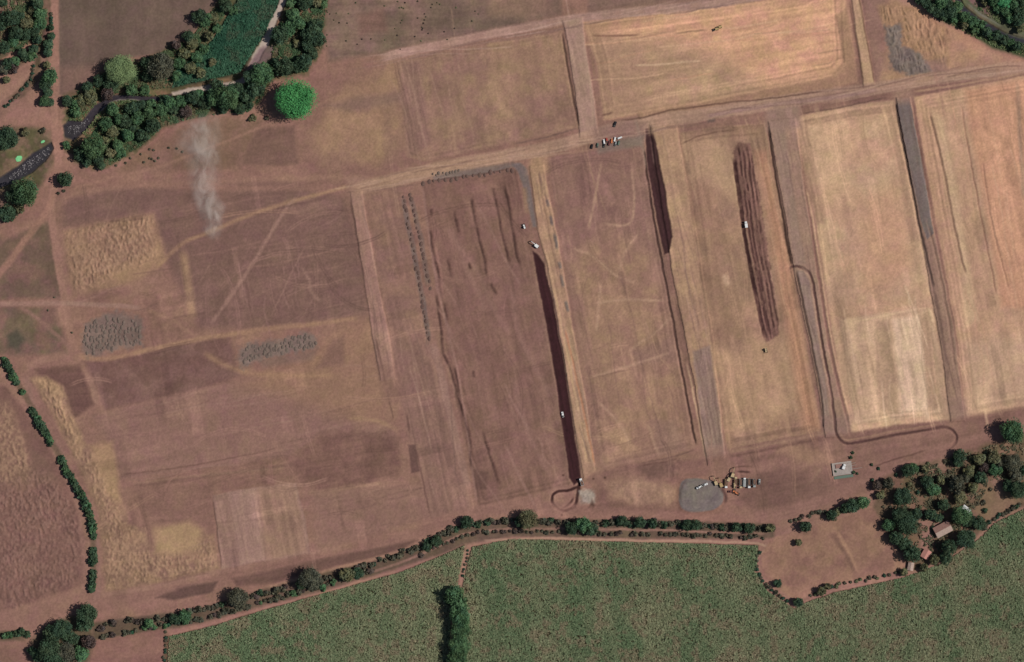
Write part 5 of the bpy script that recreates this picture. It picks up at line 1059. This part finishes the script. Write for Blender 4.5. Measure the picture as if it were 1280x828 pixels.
pickup(703.2, 518.5, 100, 'small white pickup on the long dark strip', 'white_paint')
roller(898.8, 34.5, 200, 'brown roller, right one of two on the orange plot', 'yellow_paint'); roller(894.6, 37, 200, 'brown roller, left one of two on the orange plot', 'yellow_paint')
dumper(726.8, 602.6, 110, 'white tipper at the bottom end of the long dark strip', 'white_paint', 'white_paint', 6.6)

# ------------------------------------------------------------------ concrete pad and farm buildings
t = thing('concrete_pad', 'pale concrete pad with a low wall and channel beside the trench', 'foundation', 1053, 586, 8)
MB().box((0, 0, .1), (17, 11, .4), .05).done('slab', 'concrete', t)
MB().box((0, 5.6, .5), (17.4, .35, 1.1), .04).box((-8.6, 0, .5), (.35, 11, 1.1), .04).done('low_wall', 'plaster', t)
MB().box((-2.8, 2.6, .62), (6, 3.6, .6), .08).done('tank', 'tiles', t)
MB().box((0, -7.2, .1), (17, 2.6, .5), .2).done('green_bank', 'green_paint', t)
MB().box((8.2, 1.6, .45), (9, .3, .9), .03, rot=0).box((8.4, 3.6, .45), (7, .3, .9), .03).box((12, -1.4, .45), (10, .3, .9), .03).done('channel_wall', 'concrete', t)
boxtruck(1054.6, 583.4, 70, 'white lorry standing on the concrete pad', 'white_paint', 'white_paint', 4.6)

def house(x, y, hd, L, W, h, rise, label, roofm, roof2, wallm, name='house'):
    t = thing(name, label, name, x, y, hd)
    MB().box((0, 0, h / 2), (L, W, h), .05).done('wall', wallm, t)
    for s, m in ((1, roofm), (-1, roof2)):
        bm = bmesh.new(); e = .6; n = 8
        top = [bm.verts.new((-L / 2 - e + (L + 2 * e) * i / n, 0, h + rise + random.uniform(-.05, .05))) for i in range(n + 1)]; low = [bm.verts.new((-L / 2 - e + (L + 2 * e) * i / n, s * (W / 2 + e), h - .2 + random.uniform(-.08, .08))) for i in range(n + 1)]
        fs = [bm.faces.new((top[i], top[i + 1], low[i + 1], low[i]) if s < 0 else (low[i], low[i + 1], top[i + 1], top[i])) for i in range(n)]
        bmesh.ops.recalc_face_normals(bm, faces=fs); bmesh.ops.solidify(bm, geom=bm.faces[:], thickness=.18)
        obj('roof', bmesh_to('roof', bm, m), t)
    for s in (-1, 1):
        bm = bmesh.new(); a = [bm.verts.new((s * (L / 2 - q), yy, zz)) for q in (0, .2) for yy, zz in ((-W / 2, h), (W / 2, h), (0, h + rise - .2))]
        bm.faces.new(a[:3]); bm.faces.new(a[3:][::-1]); [bm.faces.new((a[i], a[(i + 1) % 3], a[(i + 1) % 3 + 3], a[i + 3])) for i in range(3)]
        obj('gable', bmesh_to('gable', bm, wallm), t)
    d = MB().box((0, -W / 2 - .04, 1), (1.0, .12, 2.0), .02).done('door', 'wood', t)
    for q in (-L * .3, L * .3):
        f = MB().box((q, -W / 2 - .04, 1.5), (1.2, .12, 1.0), .02).done('window', 'wood', t); MB().box((q, -W / 2 - .09, 1.5), (.95, .08, .75), .01).done('pane', 'glass', f)
    return t
house(1178, 661.5, 28, 14, 9, 3, 1.8, 'farmhouse with brown and pink tiled roof among the farmyard trees', 'tiles', 'tiles_pale', 'plaster')
house(1172.5, 665.5, 28, 5, 4.5, 2.4, .6, 'low dark annexe at the left side of the farmhouse', 'tiles', 'tiles', 'plaster', 'shed')
house(1157, 692.5, 60, 7, 6, 2.6, 1.2, 'salmon-roofed hut below the farmhouse', 'salmon', 'salmon', 'plaster', 'hut')
house(1138, 708, 80, 6, 4, 2.4, .9, 'pale tiled hut at the lower corner of the brown enclosure', 'tiles_pale', 'tiles_pale', 'plaster', 'hut')
house(1207, 637, 320, 6.5, 4, 2.4, .5, 'shed with bright white sheet roof right of the green tree', 'sheet', 'sheet', 'plaster', 'shed')

# ------------------------------------------------------------------ dust
def dust():
    a = P(268, 304, 2); b = P(247, 138, 9); x0, y0, x1, y1 = a[0], a[1], b[0], b[1]
    bm = bmesh.new(); q = [bm.verts.new((x, y, z)) for z in (.35, 17) for x, y in ((x0 - 18, y0 - 6), (x0 + 18, y0 - 6), (x1 + 42, y1 + 6), (x1 - 42, y1 + 6))]
    for f in ((3, 2, 1, 0), (4, 5, 6, 7), (0, 1, 5, 4), (1, 2, 6, 5), (2, 3, 7, 6), (3, 0, 4, 7)): bm.faces.new([q[k] for k in f])
    me = bpy.data.meshes.new('dust_plume'); bm.to_mesh(me); bm.free()
    m = bpy.data.materials.new('dust'); m.use_nodes = True; nd = m.node_tree.nodes; lk = m.node_tree.links
    nd.remove(nd['Principled BSDF']); out = nd['Material Output']; v = nd.new('ShaderNodeVolumePrincipled'); v.inputs['Color'].default_value = (.95, .89, .82, 1); v.inputs['Anisotropy'].default_value = -.3
    g = nd.new('ShaderNodeNewGeometry'); sp = nd.new('ShaderNodeSeparateXYZ'); lk.new(g.outputs['Position'], sp.inputs[0])
    def mth(op, p, q=None, c=None):
        n = nd.new('ShaderNodeMath'); n.operation = op
        for i_, u in enumerate((p, q, c)):
            if u is None: continue
            if isinstance(u, (int, float)): n.inputs[i_].default_value = u
            else: lk.new(u, n.inputs[i_])
        return n.outputs[0]
    def rng_(src, a_, b_, c_, d_, kind='SMOOTHSTEP'):
        n = nd.new('ShaderNodeMapRange'); n.interpolation_type = kind; lk.new(src, n.inputs[0]); n.inputs[1].default_value = a_; n.inputs[2].default_value = b_; n.inputs[3].default_value = c_; n.inputs[4].default_value = d_; return n.outputs[0]
    def noise(sc_, det, vec, rough=.6, dist=0):
        n = nd.new('ShaderNodeTexNoise'); n.inputs['Scale'].default_value = sc_; n.inputs['Detail'].default_value = det; n.inputs['Roughness'].default_value = rough; n.inputs['Distortion'].default_value = dist; lk.new(vec, n.inputs['Vector']); return n.outputs[0]
    t = rng_(sp.outputs['Y'], y0, y1, 0, 1, 'LINEAR'); wob = mth('MULTIPLY', mth('SUBTRACT', noise(.03, 2, g.outputs['Position']), .5), 34)
    cx = mth('ADD', mth('MULTIPLY_ADD', t, x1 - x0, x0), wob); rad = mth('MULTIPLY_ADD', mth('POWER', t, .6), 25, 4)
    d = mth('DIVIDE', mth('ABSOLUTE', mth('SUBTRACT', sp.outputs['X'], cx)), rad)
    fall = mth('MULTIPLY', rng_(d, .1, 1.0, 1, 0), mth('MULTIPLY', rng_(t, 0, .12, 0, 1), rng_(t, .8, 1.0, 1, .0)))
    mp = nd.new('ShaderNodeMapping'); mp.inputs['Scale'].default_value = (1.3, .7, 1); lk.new(g.outputs['Position'], mp.inputs[0])
    den = mth('MULTIPLY', mth('MULTIPLY', rng_(noise(.085, 8, mp.outputs[0], .68, .7), .38, .70, .08, 1), fall), mth('MULTIPLY', rng_(sp.outputs['Z'], 6, 17, 1, 0),   .07))
    lk.new(den, v.inputs['Density']); lk.new(v.outputs[0], out.inputs['Volume'])
    me.materials.append(m); obj('dust_plume', me, label='pale drifting dust plume rising over the brown western ground', cat='dust', kind='stuff')
dust()
